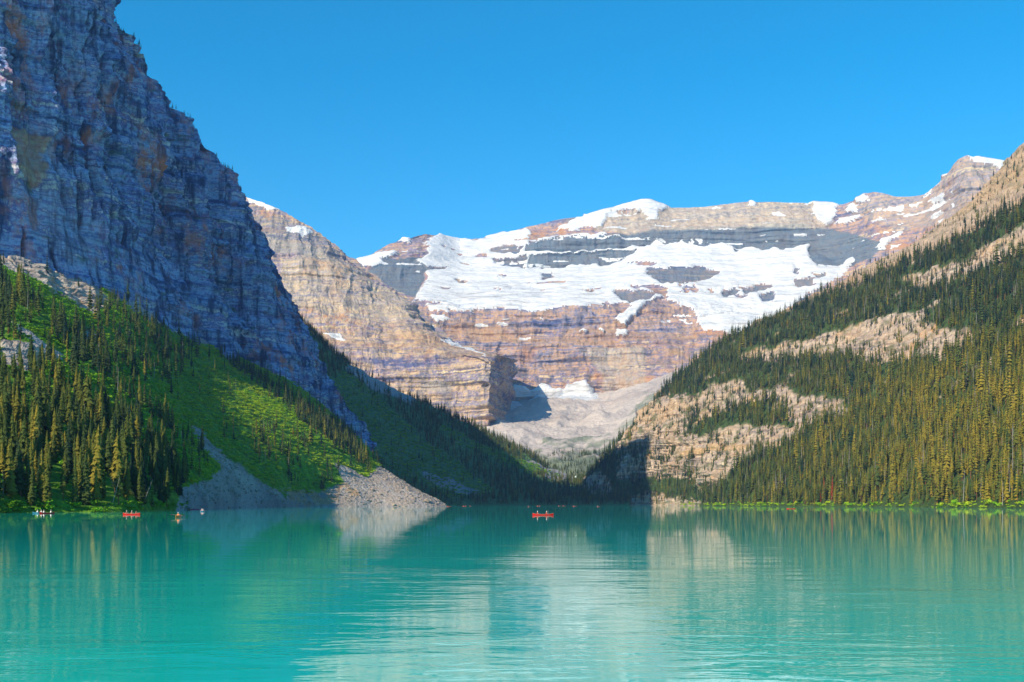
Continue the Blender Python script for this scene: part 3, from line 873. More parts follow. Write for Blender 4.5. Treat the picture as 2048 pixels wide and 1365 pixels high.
# ---------------------------------------------------------------- haze: the blue mountain air
hz = NT('mountain_air')
for nd_ in list(hz.n):
    if nd_.type in ('BSDF_PRINCIPLED', 'NEW_GEOMETRY'):
        hz.n.remove(nd_)
vol = hz.n.new('ShaderNodeVolumePrincipled')
vol.inputs['Color'].default_value = (0.26, 0.50, 1.0, 1)
vol.inputs['Density'].default_value = 0.00004
vol.inputs['Anisotropy'].default_value = 0.0
hz.l.new(vol.outputs[0], hz.n['Material Output'].inputs['Volume'])
bm = bmesh.new()
bmesh.ops.create_cube(bm, size=1.0)
me = bpy.data.meshes.new('haze')
for vt in bm.verts:
    vt.co = Vector((vt.co.x * 14600, 3250 + vt.co.y * 10100, 900 + vt.co.z * 1826))
bm.to_mesh(me)
bm.free()
me.materials.append(hz.m)
tag(link('haze', me), 'thin blue mountain haze filling the valley air', 'haze', kind='stuff')

# ================================================================ VEGETATION
def foliage_material(name, dark, mid, light, trans=0.0):
    t = NT(name)
    ti = t.attr('tint', 'INSTANCER')
    n = t.noise(0.9, 3, 0.6)
    f = t.math('ADD', ti, t.math('MULTIPLY', t.math('SUBTRACT', n, 0.5), 0.5), clamp=True)
    c = t.ramp(f, [(0.0, dark), (0.5, mid), (1.0, light)])
    return t.done(c, 0.85, None, 0.1)


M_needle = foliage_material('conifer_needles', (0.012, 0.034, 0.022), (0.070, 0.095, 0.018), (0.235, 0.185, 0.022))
M_leaf = foliage_material('shrub_leaves', (0.05, 0.16, 0.010), (0.15, 0.36, 0.015), (0.38, 0.48, 0.02))
M_bark = plain('bark', (0.24, 0.11, 0.06), 0.9, 0.1, 0.5, 2.0)
M_snag = plain('bleached_wood', (0.34, 0.31, 0.28), 0.9, 0.1, 0.4, 2.0)
M_red = plain('dead_needles', (0.30, 0.055, 0.025), 0.9, 0.1, 0.5, 1.0)
M_stone = plain('scree_stone', (0.44, 0.37, 0.31), 0.9, 0.15, 0.7, 0.7)


def tube_geo(p0, p1, r0, r1, n=5):
    p0, p1 = np.array(p0, float), np.array(p1, float)
    d = (p1 - p0) / np.linalg.norm(p1 - p0)
    a = np.cross(d, (0.3, 0.9, 0.1))
    a /= np.linalg.norm(a)
    b = np.cross(d, a)
    vs, fs = [], []
    for k in range(n):
        an = 2 * math.pi * k / n
        o = math.cos(an) * a + math.sin(an) * b
        vs += [p0 + o * r0, p1 + o * r1]
    for k in range(n):
        i, j = 2 * k, 2 * ((k + 1) % n)
        fs.append((i, j, j + 1, i + 1))
    return vs, fs


def conifer_geo(seed, H=1.0, R=0.13, whorls=16, br=8, start=0.10, gap=0.0, twig=True, lean=0.0):
    """Unit-height conifer crown: whorls of drooping, forked branch sprays as real leaf-clump faces."""
    r = random.Random(seed)
    V, Fc = [], []

    def tri(a, b, c):
        i = len(V)
        V.extend([a, b, c])
        Fc.append((i, i + 1, i + 2))
    side = [r.uniform(0.72, 1.18) for _ in range(12)]
    for w in range(whorls):
        f = w / (whorls - 1)
        z = start + (1 - start) * (f ** 0.92) * 0.985
        prof = (1 - f) ** 0.78 * (0.55 + 0.45 * min(1, f / 0.12))
        rad = R * (prof + 0.035) * r.uniform(0.8, 1.15)
        nb = max(4, int(br * (0.55 + 0.45 * (1 - f))))
        ph = r.uniform(0, 6.28)
        for b in range(nb):
            if r.random() < gap:
                continue
            an = ph + 6.283 * b / nb + r.uniform(-0.3, 0.3)
            L = rad * r.uniform(0.65, 1.2) * side[int((an % 6.283) / 6.283 * 12) % 12]
            dz = -L * r.uniform(0.25, 0.75) - 0.008
            ca, sa = math.cos(an), math.sin(an)
            wd = L * r.uniform(0.34, 0.55) + 0.006
            th = 0.020 + 0.022 * (1 - f)
            root = Vector((0, 0, z + th))
            tip = Vector((ca * L, sa * L, z + dz))
            mid = Vector((ca * L * 0.55, sa * L * 0.55, z + dz * 0.38 + th * 0.3))
            sd = Vector((-sa, ca, 0))
            tri(root, mid + sd * wd - Vector((0, 0, th * 0.9)), tip)
            tri(root, tip, mid - sd * wd - Vector((0, 0, th * 0.9)))
            if twig:
                for s2 in (1, -1):
                    q = mid + sd * wd * s2 * 1.25 + Vector((ca, sa, 0)) * L * 0.12 - Vector((0, 0, th * 1.7))
                    tri(mid + Vector((0, 0, th * 0.3)), q, mid + Vector((ca, sa, 0)) * L * 0.22 - Vector((0, 0, th)))
    tri(Vector((0.006, 0, 0.95)), Vector((-0.004, 0.006, 0.95)), Vector((0, 0, 1.0)))
    V = np.array([tuple(q) for q in V])
    V[:, 0] += lean * V[:, 2]
    return V, np.array(Fc)


PROTO = bpy.data.collections.new('tree_prototypes')       # never linked: only source meshes for the masses


def proto(name, me, coll):
    o = bpy.data.objects.new(name, me)
    coll.objects.link(o)
    return o


def proto_coll(name):
    c = bpy.data.collections.new(name)
    return c


C_far = proto_coll('far_conifer_sources')
FAR = []
for k in range(7):
    Vc, Fk = conifer_geo(100 + k, R=[0.105, 0.12, 0.135, 0.11, 0.15, 0.095, 0.125][k], whorls=[11, 12, 11, 13, 11, 12, 12][k], br=7, start=[.08, .15, .06, .3, .05, .4, .2][k], gap=0.08, twig=False)
    tv, tf = tube_geo((0, 0, -0.05), (0, 0, 0.93), 0.012, 0.003, 4)
    tf = np.array([(a, b, c) for a, b, c, d in tf] + [(a, c, d) for a, b, c, d in tf])
    V2 = np.concatenate([Vc, np.array(tv)])
    F2 = np.concatenate([Fk, tf + len(Vc)])
    me = mesh_from('conifer_source', V2, F2, M_needle)
    me.materials.append(M_bark)
    me.polygons.foreach_set('material_index', np.array([0] * len(Fk) + [1] * len(tf), np.int32))
    proto('conifer_source_%02d' % k, me, C_far)

_r = random.Random(77)
V_, F_ = tube_geo((0, 0, -0.05), (0.01, 0, 0.92), 0.011, 0.003, 5)
for _k in range(16):
    _z, _a = _r.uniform(0.3, 0.9), _r.uniform(0, 6.28)
    _L = 0.075 * (1.1 - _z) + 0.015
    _tv, _tf = tube_geo((0, 0, _z), (math.cos(_a) * _L, math.sin(_a) * _L, _z - _L * 0.35), 0.004, 0.001, 3)
    _o = len(V_)
    V_ += _tv
    F_ += [tuple(q + _o for q in f) for f in _tf]
proto('conifer_source_07', mesh_from('snag_source', np.array(V_), np.array(F_), M_snag), C_far)


def shrub_geo(seed, n=90):
    r = np.random.default_rng(seed)
    V, Fk = [], []
    lobes = r.normal(size=(6, 3)) * np.array([0.34, 0.34, 0.16]) + np.array([0, 0, 0.42])
    for i in range(n):
        c = lobes[r.integers(6)]
        d = r.normal(size=3)
        d /= np.linalg.norm(d)
        p = c + d * 0.30 * r.uniform(0.7, 1.05)
        p[2] = max(p[2], 0.02)
        nn = d + r.normal(size=3) * 0.5
        nn /= np.linalg.norm(nn)
        a = np.cross(nn, r.normal(size=3))
        a /= np.linalg.norm(a)
        b = np.cross(nn, a)
        s = r.uniform(0.10, 0.2)
        i0 = len(V)
        V += [p - a * s, p + b * s * 0.7, p + a * s, p - b * s * 0.7]
        Fk.append((i0, i0 + 1, i0 + 2, i0 + 3))
    return np.array(V), np.array(Fk)


C_shrub = proto_coll('shrub_sources')
for k in range(5):
    Vs, Fs = shrub_geo(50 + k)
    proto('shrub_source_%02d' % k, mesh_from('shrub_source', Vs, Fs, M_leaf), C_shrub)

C_rock = proto_coll('stone_sources')
for k in range(5):
    bm = bmesh.new()
    bmesh.ops.create_icosphere(bm, subdivisions=1, radius=0.5)
    rr = random.Random(k)
    for vt in bm.verts:
        vt.co = Vector((vt.co.x * 1.2, vt.co.y * rr.uniform(0.8, 1.1), vt.co.z * 0.8)) * rr.uniform(0.75, 1.2)
    me = bpy.data.meshes.new('stone_source')
    bm.to_mesh(me)
    bm.free()
    me.materials.append(M_stone)
    proto('stone_source_%02d' % k, me, C_rock)


def scatter_gn(name, pts, scl, rotz, tint, coll, n_proto, label, cat, dead=0.0):
    """One uncountable mass: instances on points."""
    pts = np.asarray(pts, np.float32)
    n = len(pts)
    me = bpy.data.meshes.new(name)
    me.vertices.add(n)
    me.vertices.foreach_set('co', pts.ravel())
    a = me.attributes.new('scl', 'FLOAT_VECTOR', 'POINT')
    a.data.foreach_set('vector', np.asarray(scl, np.float32).ravel())
    a = me.attributes.new('rot', 'FLOAT_VECTOR', 'POINT')
    rv = np.zeros((n, 3), np.float32)
    rv[:, 2] = rotz
    rv[:, 0] = rng.normal(0, 0.02, n)
    rv[:, 1] = rng.normal(0, 0.02, n)
    a.data.foreach_set('vector', rv.ravel())
    a = me.attributes.new('tint', 'FLOAT', 'POINT')
    a.data.foreach_set('value', np.asarray(tint, np.float32))
    a = me.attributes.new('idx', 'INT', 'POINT')
    ix = rng.integers(0, n_proto, n)
    ix = np.where(rng.random(n) < dead, n_proto, ix)
    a.data.foreach_set('value', ix.astype(np.int32))
    o = link(name, me)
    ng = bpy.data.node_groups.new(name, 'GeometryNodeTree')
    ng.interface.new_socket('Geometry', in_out='INPUT', socket_type='NodeSocketGeometry')
    ng.interface.new_socket('Geometry', in_out='OUTPUT', socket_type='NodeSocketGeometry')
    nd, lk = ng.nodes, ng.links
    gi, go = nd.new('NodeGroupInput'), nd.new('NodeGroupOutput')
    ip = nd.new('GeometryNodeInstanceOnPoints')
    ci = nd.new('GeometryNodeCollectionInfo')
    ci.inputs['Collection'].default_value = coll
    ci.inputs['Separate Children'].default_value = True
    ci.inputs['Reset Children'].default_value = True
    ip.inputs['Pick Instance'].default_value = True

    def na(nm, dt):
        x = nd.new('GeometryNodeInputNamedAttribute')
        x.data_type = dt
        x.inputs['Name'].default_value = nm
        return x.outputs['Attribute']
    lk.new(gi.outputs[0], ip.inputs['Points'])
    lk.new(ci.outputs[0], ip.inputs['Instance'])
    lk.new(na('idx', 'INT'), ip.inputs['Instance Index'])
    lk.new(na('rot', 'FLOAT_VECTOR'), ip.inputs['Rotation'])
    lk.new(na('scl', 'FLOAT_VECTOR'), ip.inputs['Scale'])
    lk.new(ip.outputs[0], go.inputs[0])
    md = o.modifiers.new('scatter', 'NODES')
    md.node_group = ng
    return tag(o, label, cat, kind='stuff')


def scatter_pts(g, dens):
    """Random points on a terrain grid, dens = items per square metre (per vertex)."""
    a = g[:-1, :-1]
    e1, e2 = g[:-1, 1:] - a, g[1:, :-1] - a
    cr = np.cross(e1, e2)
    area = np.abs(cr[..., 2]) + 0.25 * np.linalg.norm(cr, axis=2)
    lam = area * dens[:-1, :-1]
    cnt = rng.poisson(lam)
    ii, jj = np.nonzero(cnt)
    rep = cnt[ii, jj]
    ii, jj = np.repeat(ii, rep), np.repeat(jj, rep)
    s, t_ = rng.random(len(ii))[:, None], rng.random(len(ii))[:, None]
    p = a[ii, jj] * (1 - s) * (1 - t_) + g[ii, jj + 1] * s * (1 - t_) + g[ii + 1, jj] * (1 - s) * t_ + g[ii + 1, jj + 1] * s * t_
    return p, ii, jj


def polymask(u, v, polys):
    m = np.zeros(u.shape, np.float32)
    for q in polys:
        m = np.maximum(m, inpoly(u, v, q))
    return m


# ---- left shore forest
u, v = proj(hill_l)
p32 = hill_l.astype(np.float32)
wu, wv = u + 10 * fbm(p32 / 20, 3), v + 8 * fbm(p32 / 20 + 7, 3)
inframe = (u > -260)
d_tree = np.full(u.shape, 0.0005)
d_tree = np.where(polymask(wu, wv, [[(-300, 640), (0, 575), (50, 590), (110, 640), (180, 690), (250, 770), (310, 830), (350, 860), (400, 905), (425, 940), (370, 960), (378, 1030), (-300, 1040)]]) > 0, 0.011, d_tree)
d_tree = np.where(polymask(wu, wv, [[(-300, 770), (0, 770), (130, 800), (220, 850), (300, 890), (360, 930), (372, 1030), (-300, 1040)]]) > 0, 0.024, d_tree)
d_tree = np.where(polymask(wu, wv, [[(20, 630), (70, 650), (150, 720), (250, 800), (330, 860), (400, 920), (440, 950), (420, 965), (330, 900), (240, 850), (130, 770), (30, 670)]]) > 0, 0.003, d_tree)
d_tree = np.where(polymask(wu, wv, [[(180, 590), (260, 600), (330, 655), (400, 700), (385, 750), (300, 780), (240, 750), (170, 680)]]) > 0, 0.006, d_tree)
d_tree = np.where(polymask(wu, wv, [[(425, 690), (490, 738), (560, 778), (640, 830), (700, 870), (735, 925), (742, 950), (700, 930), (620, 858), (530, 782), (440, 722)]]) > 0, 0.016, d_tree)
d_tree = np.where(polymask(wu, wv, [[(500, 850), (560, 850), (620, 880), (660, 930), (660, 985), (590, 985), (550, 950), (505, 915)]]) > 0, 0.007, d_tree)
d_tree = d_tree * (1 - 0.97 * HL_mask['talus']) * (1 - 0.55 * HL_mask['rock']) * (hill_l[..., 2] > 1.0) * inframe
d_tree[-20:] *= 0.25
ptsL, ii, jj = scatter_pts(hill_l, d_tree)
uL, vL = proj(ptsL)
hL_ = rng.gamma(16, 14.0 / 16, len(ptsL)) * np.where(ptsL[:, 1] > 700, 1.15, 1.0)
tintL = np.clip(rng.normal(0.33, 0.22, len(ptsL)) + 0.25 * sstep(300, 60, uL) * sstep(700, 900, vL), 0, 1)  # gold of the sunlit lower-left trees is added to the tint
size = hL_ / ptsL[:, 1] * F
cand = np.where((uL > -10) & (uL < 780))[0]
big = cand[np.argsort(-size[cand])[:300]]
rest = np.setdiff1d(np.arange(len(ptsL)), big)


def scl3(h, w=None):
    w = h * rng.uniform(0.85, 1.25, len(h)) if w is None else w
    return np.stack([w, w, h], -1)


scatter_gn('conifer_forest', ptsL[rest], scl3(hL_[rest]), rng.uniform(0, 6.28, len(rest)), tintL[rest], C_far, 7,
           'smaller dark conifers scattered up the left slope to the cliff foot', 'conifers', dead=0.03)

# the 300 conifers that show largest: each a tree of its own
NEAR = []
for k in range(8):
    Vc, Fk = conifer_geo(300 + k, R=[.12, .14, .16, .11, .13, .15, .12, .17][k], whorls=[24, 22, 26, 22, 25, 20, 23, 24][k], br=[9, 9, 10, 8, 9, 9, 8, 10][k], start=[.08, .12, .05, .25, .10, .16, .3, .06][k],
                         gap=[.05, .1, .04, .16, .08, .14, .2, .05][k], lean=[0, .01, 0, -.015, 0, .02, 0, -.01][k])
    crown = mesh_from('crown', Vc, Fk, M_needle)
    tv, tf = tube_geo((0, 0, -0.06), ([0, .01, 0, -.015, 0, .02, 0, -.01][k] * .96, 0, 0.96), 0.014, 0.002, 6)
    trunk = mesh_from('trunk', np.array(tv), np.array(tf), M_bark, True)
    NEAR.append((trunk, crown))
for i in big:
    e = link('conifer', None, None, tuple(ptsL[i]))
    h = hL_[i]
    w = h * random.uniform(0.85, 1.25)
    e.rotation_euler = (random.gauss(0, .015), random.gauss(0, .015), random.uniform(0, 6.28))
    trunk, crown = NEAR[random.randrange(8)]
    a = link('trunk', trunk, e)
    b = link('crown', crown, e)
    a.scale = b.scale = (w, w, h)
    b['tint'] = float(tintL[i])
    tone = 'gold-green' if tintL[i] > 0.52 else ('dark green' if tintL[i] < 0.26 else 'mid-green')
    tall = 'very tall' if h > 18 else ('tall' if h > 14.5 else ('short' if h < 11.5 else 'mid-sized'))
    form = 'slim' if w < h * 1.0 else 'full-crowned'
    where = ('at the picture\'s left edge' if uL[i] < 40 else 'left of the pale boats' if uL[i] < 70 else 'above the pale boats' if uL[i] < 110 else 'right of the pale boats' if uL[i] < 165 else
             'midway along the forest' if uL[i] < 225 else 'above the three-person canoe' if uL[i] < 290 else 'above the orange kayak' if uL[i] < 350 else 'beside the grey scree')
    row = 'at the waterline' if vL[i] > 985 else ('behind the waterline rows' if vL[i] > 935 else ('in lower mid-forest' if vL[i] > 880 else ('in upper mid-forest' if vL[i] > 820 else 'high on the slope')))
    tag(e, '%s %s %s conifer %s, %s' % (tall, form, tone, row, where), 'tree', 'conifers of the left shore forest')

# leafy shrubs over the green slope
d_sh = 0.040 * HL_mask['veg'] * np.clip(1.15 - d_tree / 0.022, 0.12, 1) * (hill_l[..., 2] > 1) * (u > -100)
d_sh[-20:] = 0
pS, ii, jj = scatter_pts(hill_l, d_sh)
hS = rng.uniform(1.6, 4.2, len(pS))
uS, vS = proj(pS)
tS = np.clip(0.74 + 0.5 * fbm(pS.astype(np.float32) / 35, 3) + rng.normal(0, 0.1, len(pS)) - 0.25 * sstep(420, 250, uS), 0, 1)
scatter_gn('slope_shrubs', pS, scl3(hS * 0.62, hS * 1.2), rng.uniform(0, 6.28, len(pS)), tS, C_shrub, 5, 'bright green leafy shrubs blanketing the slope below the left cliff', 'shrubs')
# scree stones
d_st = 0.07 * HL_mask['talus'] * (hill_l[..., 2] > -0.5) * (v > 760) * (u > 300)
pR, ii, jj = scatter_pts(hill_l, d_st)
sR = rng.gamma(1.5, 0.85, len(pR)) + 0.5
scatter_gn('scree_stones', pR, np.stack([sR, sR * rng.uniform(.6, 1, len(pR)), sR * rng.uniform(.5, .9, len(pR))], -1), rng.uniform(0, 6.28, len(pR)), sR * 0, C_rock, 5, 'grey scree stones spilling down to the left shore', 'stones')

# ---- trees along the cliff crest and its ledges
wt = wall[70 + 150 * 2: 10 + 150 * 2 + 130 + 2]
d_w = np.full(wall.shape[:2], 0.0)
r_top = 10 + 150 + 150 + 130
d_w[r_top - 4:r_top + 3] = 0.012
uw, vw = proj(wall)
d_w[10:r_top - 8] = np.where((fbm(wall[10:r_top - 8].astype(np.float32) * np.array([1, 1, 3], np.float32) / 30, 3) > 0.42), 0.004, 0.0)
d_w *= (uw > -20) & (uw < 660)
pW, ii, jj = scatter_pts(wall, d_w)
hW = rng.uniform(4, 10, len(pW))
scatter_gn('crest_conifers', pW, scl3(hW), rng.uniform(0, 6.28, len(pW)), np.full(len(pW), 0.1), C_far, 7, 'tiny dark conifers dotting the crest and ledges of the shaded cliff', 'conifers')

# ---- valley side
u, v = proj(val)
p32 = val.astype(np.float32)
wu, wv = u + 14 * fbm(p32 / 60, 3), v + 8 * fbm(p32 / 60 + 7, 3)
open_ = polymask(wu, wv, [[(690, 740), (760, 800), (850, 880), (940, 950), (990, 985), (900, 1000), (800, 950), (720, 900), (640, 800)],
                          [(880, 850), (960, 890), (1060, 925), (1120, 950), (1060, 950), (960, 915), (880, 870)]])
d_v = 0.014 * (1 - 0.93 * open_) * (1 - 0.9 * VAL_talus) * (val[..., 2] > 0.8) * (u > 560) * (u < 1300)
d_v[-14:] *= 0
pV, ii, jj = scatter_pts(val, d_v)
hV_ = rng.gamma(18, 17.0 / 18, len(pV))
scatter_gn('valley_conifers', pV, scl3(hV_), rng.uniform(0, 6.28, len(pV)), np.clip(rng.normal(0.42, 0.16, len(pV)), 0, 1), C_far, 7, 'dark conifer wood in shadow covering the valley side behind the cliff', 'conifers')
d_vs = 0.022 * open_ * (val[..., 2] > 1)
pVs, ii, jj = scatter_pts(val, d_vs)
hVs = rng.uniform(2, 4.5, len(pVs))
scatter_gn('valley_shrubs', pVs, scl3(hVs * .8, hVs * 1.2), rng.uniform(0, 6.28, len(pVs)), np.clip(rng.normal(0.4, 0.18, len(pVs)), 0, 1), C_shrub, 5, 'shaded green shrubs in the open strips of the valley side', 'shrubs')
# valley floor trees
u, v = proj(mor)
d_m = 0.006 * (v > 905) * (u > 1000) * (u < 1330) * (fbm(mor.astype(np.float32) / 60, 3) > -0.05)
pM, ii, jj = scatter_pts(mor, d_m)
hM = rng.uniform(8, 17, len(pM))
scatter_gn('moraine_conifers', pM, scl3(hM), rng.uniform(0, 6.28, len(pM)), np.clip(rng.normal(0.3, 0.12, len(pM)), 0, 1), C_far, 7, 'small conifers at the foot of the pale moraine', 'conifers')

# ---- right slope forest
u, v = proj(hill_r)
p32 = hill_r.astype(np.float32)
clump = fbm(p32 / 35, 3)
d_r = 0.031 * (1 - HR_rock) * np.clip(1 + 2.0 * clump, 0.12, 1.7)
d_r += 0.010 * HR_rock * (clump > -0.05) * (alp < 0.5)
d_r += 0.022 * HR_rock * (u < 1385) * (v > 895) * (clump > -0.15)
d_r += 0.0007 * (alp > 0.5)
d_r = d_r * (hill_r[..., 2] > 1.2) * (u < 2130)
d_r[-9:] = 0
pF, ii, jj = scatter_pts(hill_r, d_r)
uF, vF = proj(pF)
hF = rng.gamma(9, 16.5 / 9, len(pF)) * np.where(HR_rock[ii, jj] > 0.5, 0.75, 1.0)
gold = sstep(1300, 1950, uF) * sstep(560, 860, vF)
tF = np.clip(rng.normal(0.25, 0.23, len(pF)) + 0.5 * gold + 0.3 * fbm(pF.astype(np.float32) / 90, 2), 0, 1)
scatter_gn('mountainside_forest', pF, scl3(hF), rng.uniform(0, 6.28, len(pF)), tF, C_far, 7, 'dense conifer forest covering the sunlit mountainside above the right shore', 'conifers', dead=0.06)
# bright shrubs on the right shoreline
sh = (hill_r[..., 2] > -0.3) & (hill_r[..., 2] < 3.6) & (u > 1360) & (u < 2130)
pB, ii, jj = scatter_pts(hill_r, 0.13 * sh * sstep(-0.35, 0.3, fbm(hill_r.astype(np.float32) / 14, 3)))
hB = rng.gamma(3, 0.5, len(pB)) + 0.3
scatter_gn('shore_shrubs', pB, scl3(hB * 0.9, hB * 1.2), rng.uniform(0, 6.28, len(pB)), np.clip(rng.normal(0.75, 0.25, len(pB)), 0, 1), C_shrub, 5, 'yellow-green shrubs lining the right waterline', 'shrubs')
u, v = proj(hill_l)
sh = (hill_l[..., 2] > -0.2) & (hill_l[..., 2] < 2.6) & (u > -60) & (u < 375)
pB, ii, jj = scatter_pts(hill_l, 0.10 * sh)
hB = rng.uniform(0.8, 2.2, len(pB))
scatter_gn('bank_shrubs', pB, scl3(hB * 0.9, hB * 1.2), rng.uniform(0, 6.28, len(pB)), np.clip(rng.normal(0.4, 0.2, len(pB)), 0, 1), C_shrub, 5, 'low dark green shrubs along the left waterline below the forest', 'shrubs')
sh = (hill_r[..., 2] > -0.3) & (hill_r[..., 2] < 9) & (proj(hill_r)[0] > 1235) & (proj(hill_r)[0] < 1395)
pB, ii, jj = scatter_pts(hill_r, 0.03 * sh)
sB = rng.gamma(2.2, 0.9, len(pB)) + 0.6
scatter_gn('cliff_foot_stones', pB, np.stack([sB, sB * .8, sB * .7], -1), rng.uniform(0, 6.28, len(pB)), sB * 0, C_rock, 5, 'boulders at the waterline below the far right cliff', 'stones')

# ================================================================ SINGLE TREES: red dead conifers and bare snags
def ground_at(grid, pu, pv):
    u, v = proj(grid)
    k = np.argmin((u - pu) ** 2 + (v - pv) ** 2)
    return grid.reshape(-1, 3)[k]


def build_tree(name, grid, pu, pv, h, me_t, me_c, label, cat, group=None, lean=0.0, w=1.0):
    p = ground_at(grid, pu, pv)
    e = link(name, None, None, tuple(p))
    e.rotation_euler = (0, lean, random.uniform(0, 1))
    a = link('trunk', me_t, e)
    a.scale = (h * w, h * w, h)
    if me_c:
        b = link('crown', me_c, e)
        b.scale = (h * w, h * w, h)
    return tag(e, label, cat, group)


Vc, Fk = conifer_geo(900, R=0.085, whorls=18, br=7, start=0.12, gap=0.2)
red_crown = mesh_from('crown', Vc, Fk, M_red)
tv, tf = tube_geo((0, 0, -0.05), (0, 0, 0.95), 0.013, 0.003, 6)
red_trunk = mesh_from('trunk', np.array(tv), np.array(tf), M_bark, True)
for pu, pv, h, lab in [(1648, 1003, 26, 'tall rust-red dead conifer on the right shore, left one of the red pair'), (1664, 1002, 27, 'tall dark-red dead conifer on the right shore, right one of the red pair'),
                       (1641, 1006, 12, 'short orange-red dead conifer at the waterline left of the red pair')]:
    build_tree('dead_conifer', hill_r, pu, pv, h, red_trunk, red_crown, lab, 'tree')


def snag_geo(seed):
    r = random.Random(seed)
    V, Fq = [], []
    tv, tf = tube_geo((0, 0, -0.05), (0.01, 0, 1.0), 0.013, 0.003, 6)
    V += tv
    Fq += tf
    for k in range(9):
        z = r.uniform(0.35, 0.95)
        an = r.uniform(0, 6.28)
        L = 0.07 * (1.1 - z) + 0.02
        tv, tf = tube_geo((0, 0, z), (math.cos(an) * L, math.sin(an) * L, z - L * 0.3), 0.004, 0.001, 4)
        o = len(V)
        V += tv
        Fq += [tuple(i + o for i in f) for f in tf]
    return np.array(V), np.array(Fq)


for k, (pu, pv, h, ln, lab) in enumerate([
        (197, 745, 20, 0.0, 'bare grey snag standing among the conifers below the left rock ledges'), (235, 790, 17, 0.03, 'bare grey snag beside the green strip in the left forest'),
        (365, 900, 12, -0.05, 'bare grey snag above the top of the dark scree'), (283, 1012, 11, 0.35, 'leaning pale dead trunk at the waterline behind the three-person canoe'),
        (225, 1010, 10, 0.25, 'leaning pale dead trunk in the dark forest left of the three-person canoe'), (530, 930, 15, 0.0, 'bare snag on the green slope above the scree fan')]):
    Vs, Fs = snag_geo(k)
    me = mesh_from('snag', Vs, Fs, M_snag, True)
    e = link('bare_snag', me, None, tuple(ground_at(hill_l, pu, pv)))
    e.scale = (h, h, h)
    e.rotation_euler = (0, ln, 0.2)
    tag(e, lab, 'tree')

# ================================================================ CANOES AND PADDLERS
M_redhull = plain('red_hull', (0.46, 0.003, 0.003), 0.55, 0.12, 0.12, 3)
M_orangehull = plain('orange_hull', (0.80, 0.22, 0.02), 0.3, 0.5, 0.12, 3)
M_pinkhull = plain('magenta_hull', (0.55, 0.02, 0.14), 0.3, 0.5, 0.12, 3)
M_palehull = plain('pale_hull', (0.62, 0.70, 0.76), 0.35, 0.5, 0.12, 3)
M_inside = plain('hull_inside', (0.30, 0.06, 0.05), 0.6, 0.3, 0.2, 3)
M_wood = plain('ash_wood', (0.45, 0.30, 0.16), 0.5, 0.3, 0.3, 6)
M_black = plain('black_blade', (0.02, 0.02, 0.025), 0.4, 0.4, 0.1, 6)
M_skin = plain('skin', (0.50, 0.30, 0.21), 0.6, 0.3, 0.08, 10)
M_white = plain('white_cloth', (0.78, 0.78, 0.78), 0.8, 0.1, 0.08, 10)
M_redcloth = plain('red_cloth', (0.42, 0.01, 0.01), 0.8, 0.1, 0.1, 10)
M_blue = plain('dark_blue_cloth', (0.03, 0.05, 0.14), 0.8, 0.1, 0.1, 10)
M_orange = plain('orange_cloth', (0.85, 0.22, 0.04), 0.8, 0.1, 0.1, 10)
M_pinkcloth = plain('pink_cloth', (0.80, 0.30, 0.34), 0.8, 0.1, 0.1, 10)
M_hair = plain('dark_hair', (0.03, 0.02, 0.015), 0.7, 0.2, 0.1, 10)


def hull_meshes(L, B, mat):
    ns, nq = 21, 9
    def ring(t, off):
        b = max(B * 0.5 * (1 - abs(t) ** 2.6) - off, 0.004)
        sheer = 0.27 + 0.30 * abs(t) ** 4
        keel = -0.10 + off + 0.12 * abs(t) ** 7
        pts = []
        for q in range(nq):
            a = math.pi * q / (nq - 1)
            yy = -math.cos(a)
            pts.append((t * (L / 2 - off), b * (abs(yy) ** 0.7) * (1 if yy > 0 else -1), sheer - (sheer - keel) * (math.sin(a) ** 0.55)))
        return pts
    out, inn = [], []
    for i in range(ns):
        t = -1 + 2 * i / (ns - 1)
        t = math.copysign(abs(t) ** 0.9, t)
        out += ring(t, 0.0)
        inn += ring(t, 0.025)
    f = grid_faces(ns, nq)
    hull = mesh_from('hull', np.array(out), f, mat, True)
    lining = mesh_from('lining', np.array(inn), f[:, ::-1], M_inside, True)
    V, Fq = [], []
    for side in (0, nq - 1):
        for i in range(ns - 1):
            a, b = out[i * nq + side], out[(i + 1) * nq + side]
            if np.linalg.norm(np.subtract(a, b)) < 1e-4:
                continue
            tv, tf = tube_geo(a, b, 0.022, 0.022, 6)
            o = len(V)
            V += tv
            Fq += [tuple(k + o for k in x) for x in tf]
    gun = mesh_from('gunwale', np.array(V), np.array(Fq), M_wood, True)
    return hull, lining, gun


def box_mesh(name, sx, sy, sz, mat):
    bm = bmesh.new()
    bmesh.ops.create_cube(bm, size=1.0)
    for vt in bm.verts:
        vt.co = Vector((vt.co.x * sx, vt.co.y * sy, vt.co.z * sz))
    bmesh.ops.bevel(bm, geom=bm.edges[:], offset=min(sx, sy, sz) * 0.2, segments=1, affect='EDGES')
    me = bpy.data.meshes.new(name)
    bm.to_mesh(me)
    bm.free()
    me.materials.append(mat)
    return me


HULLS = {}


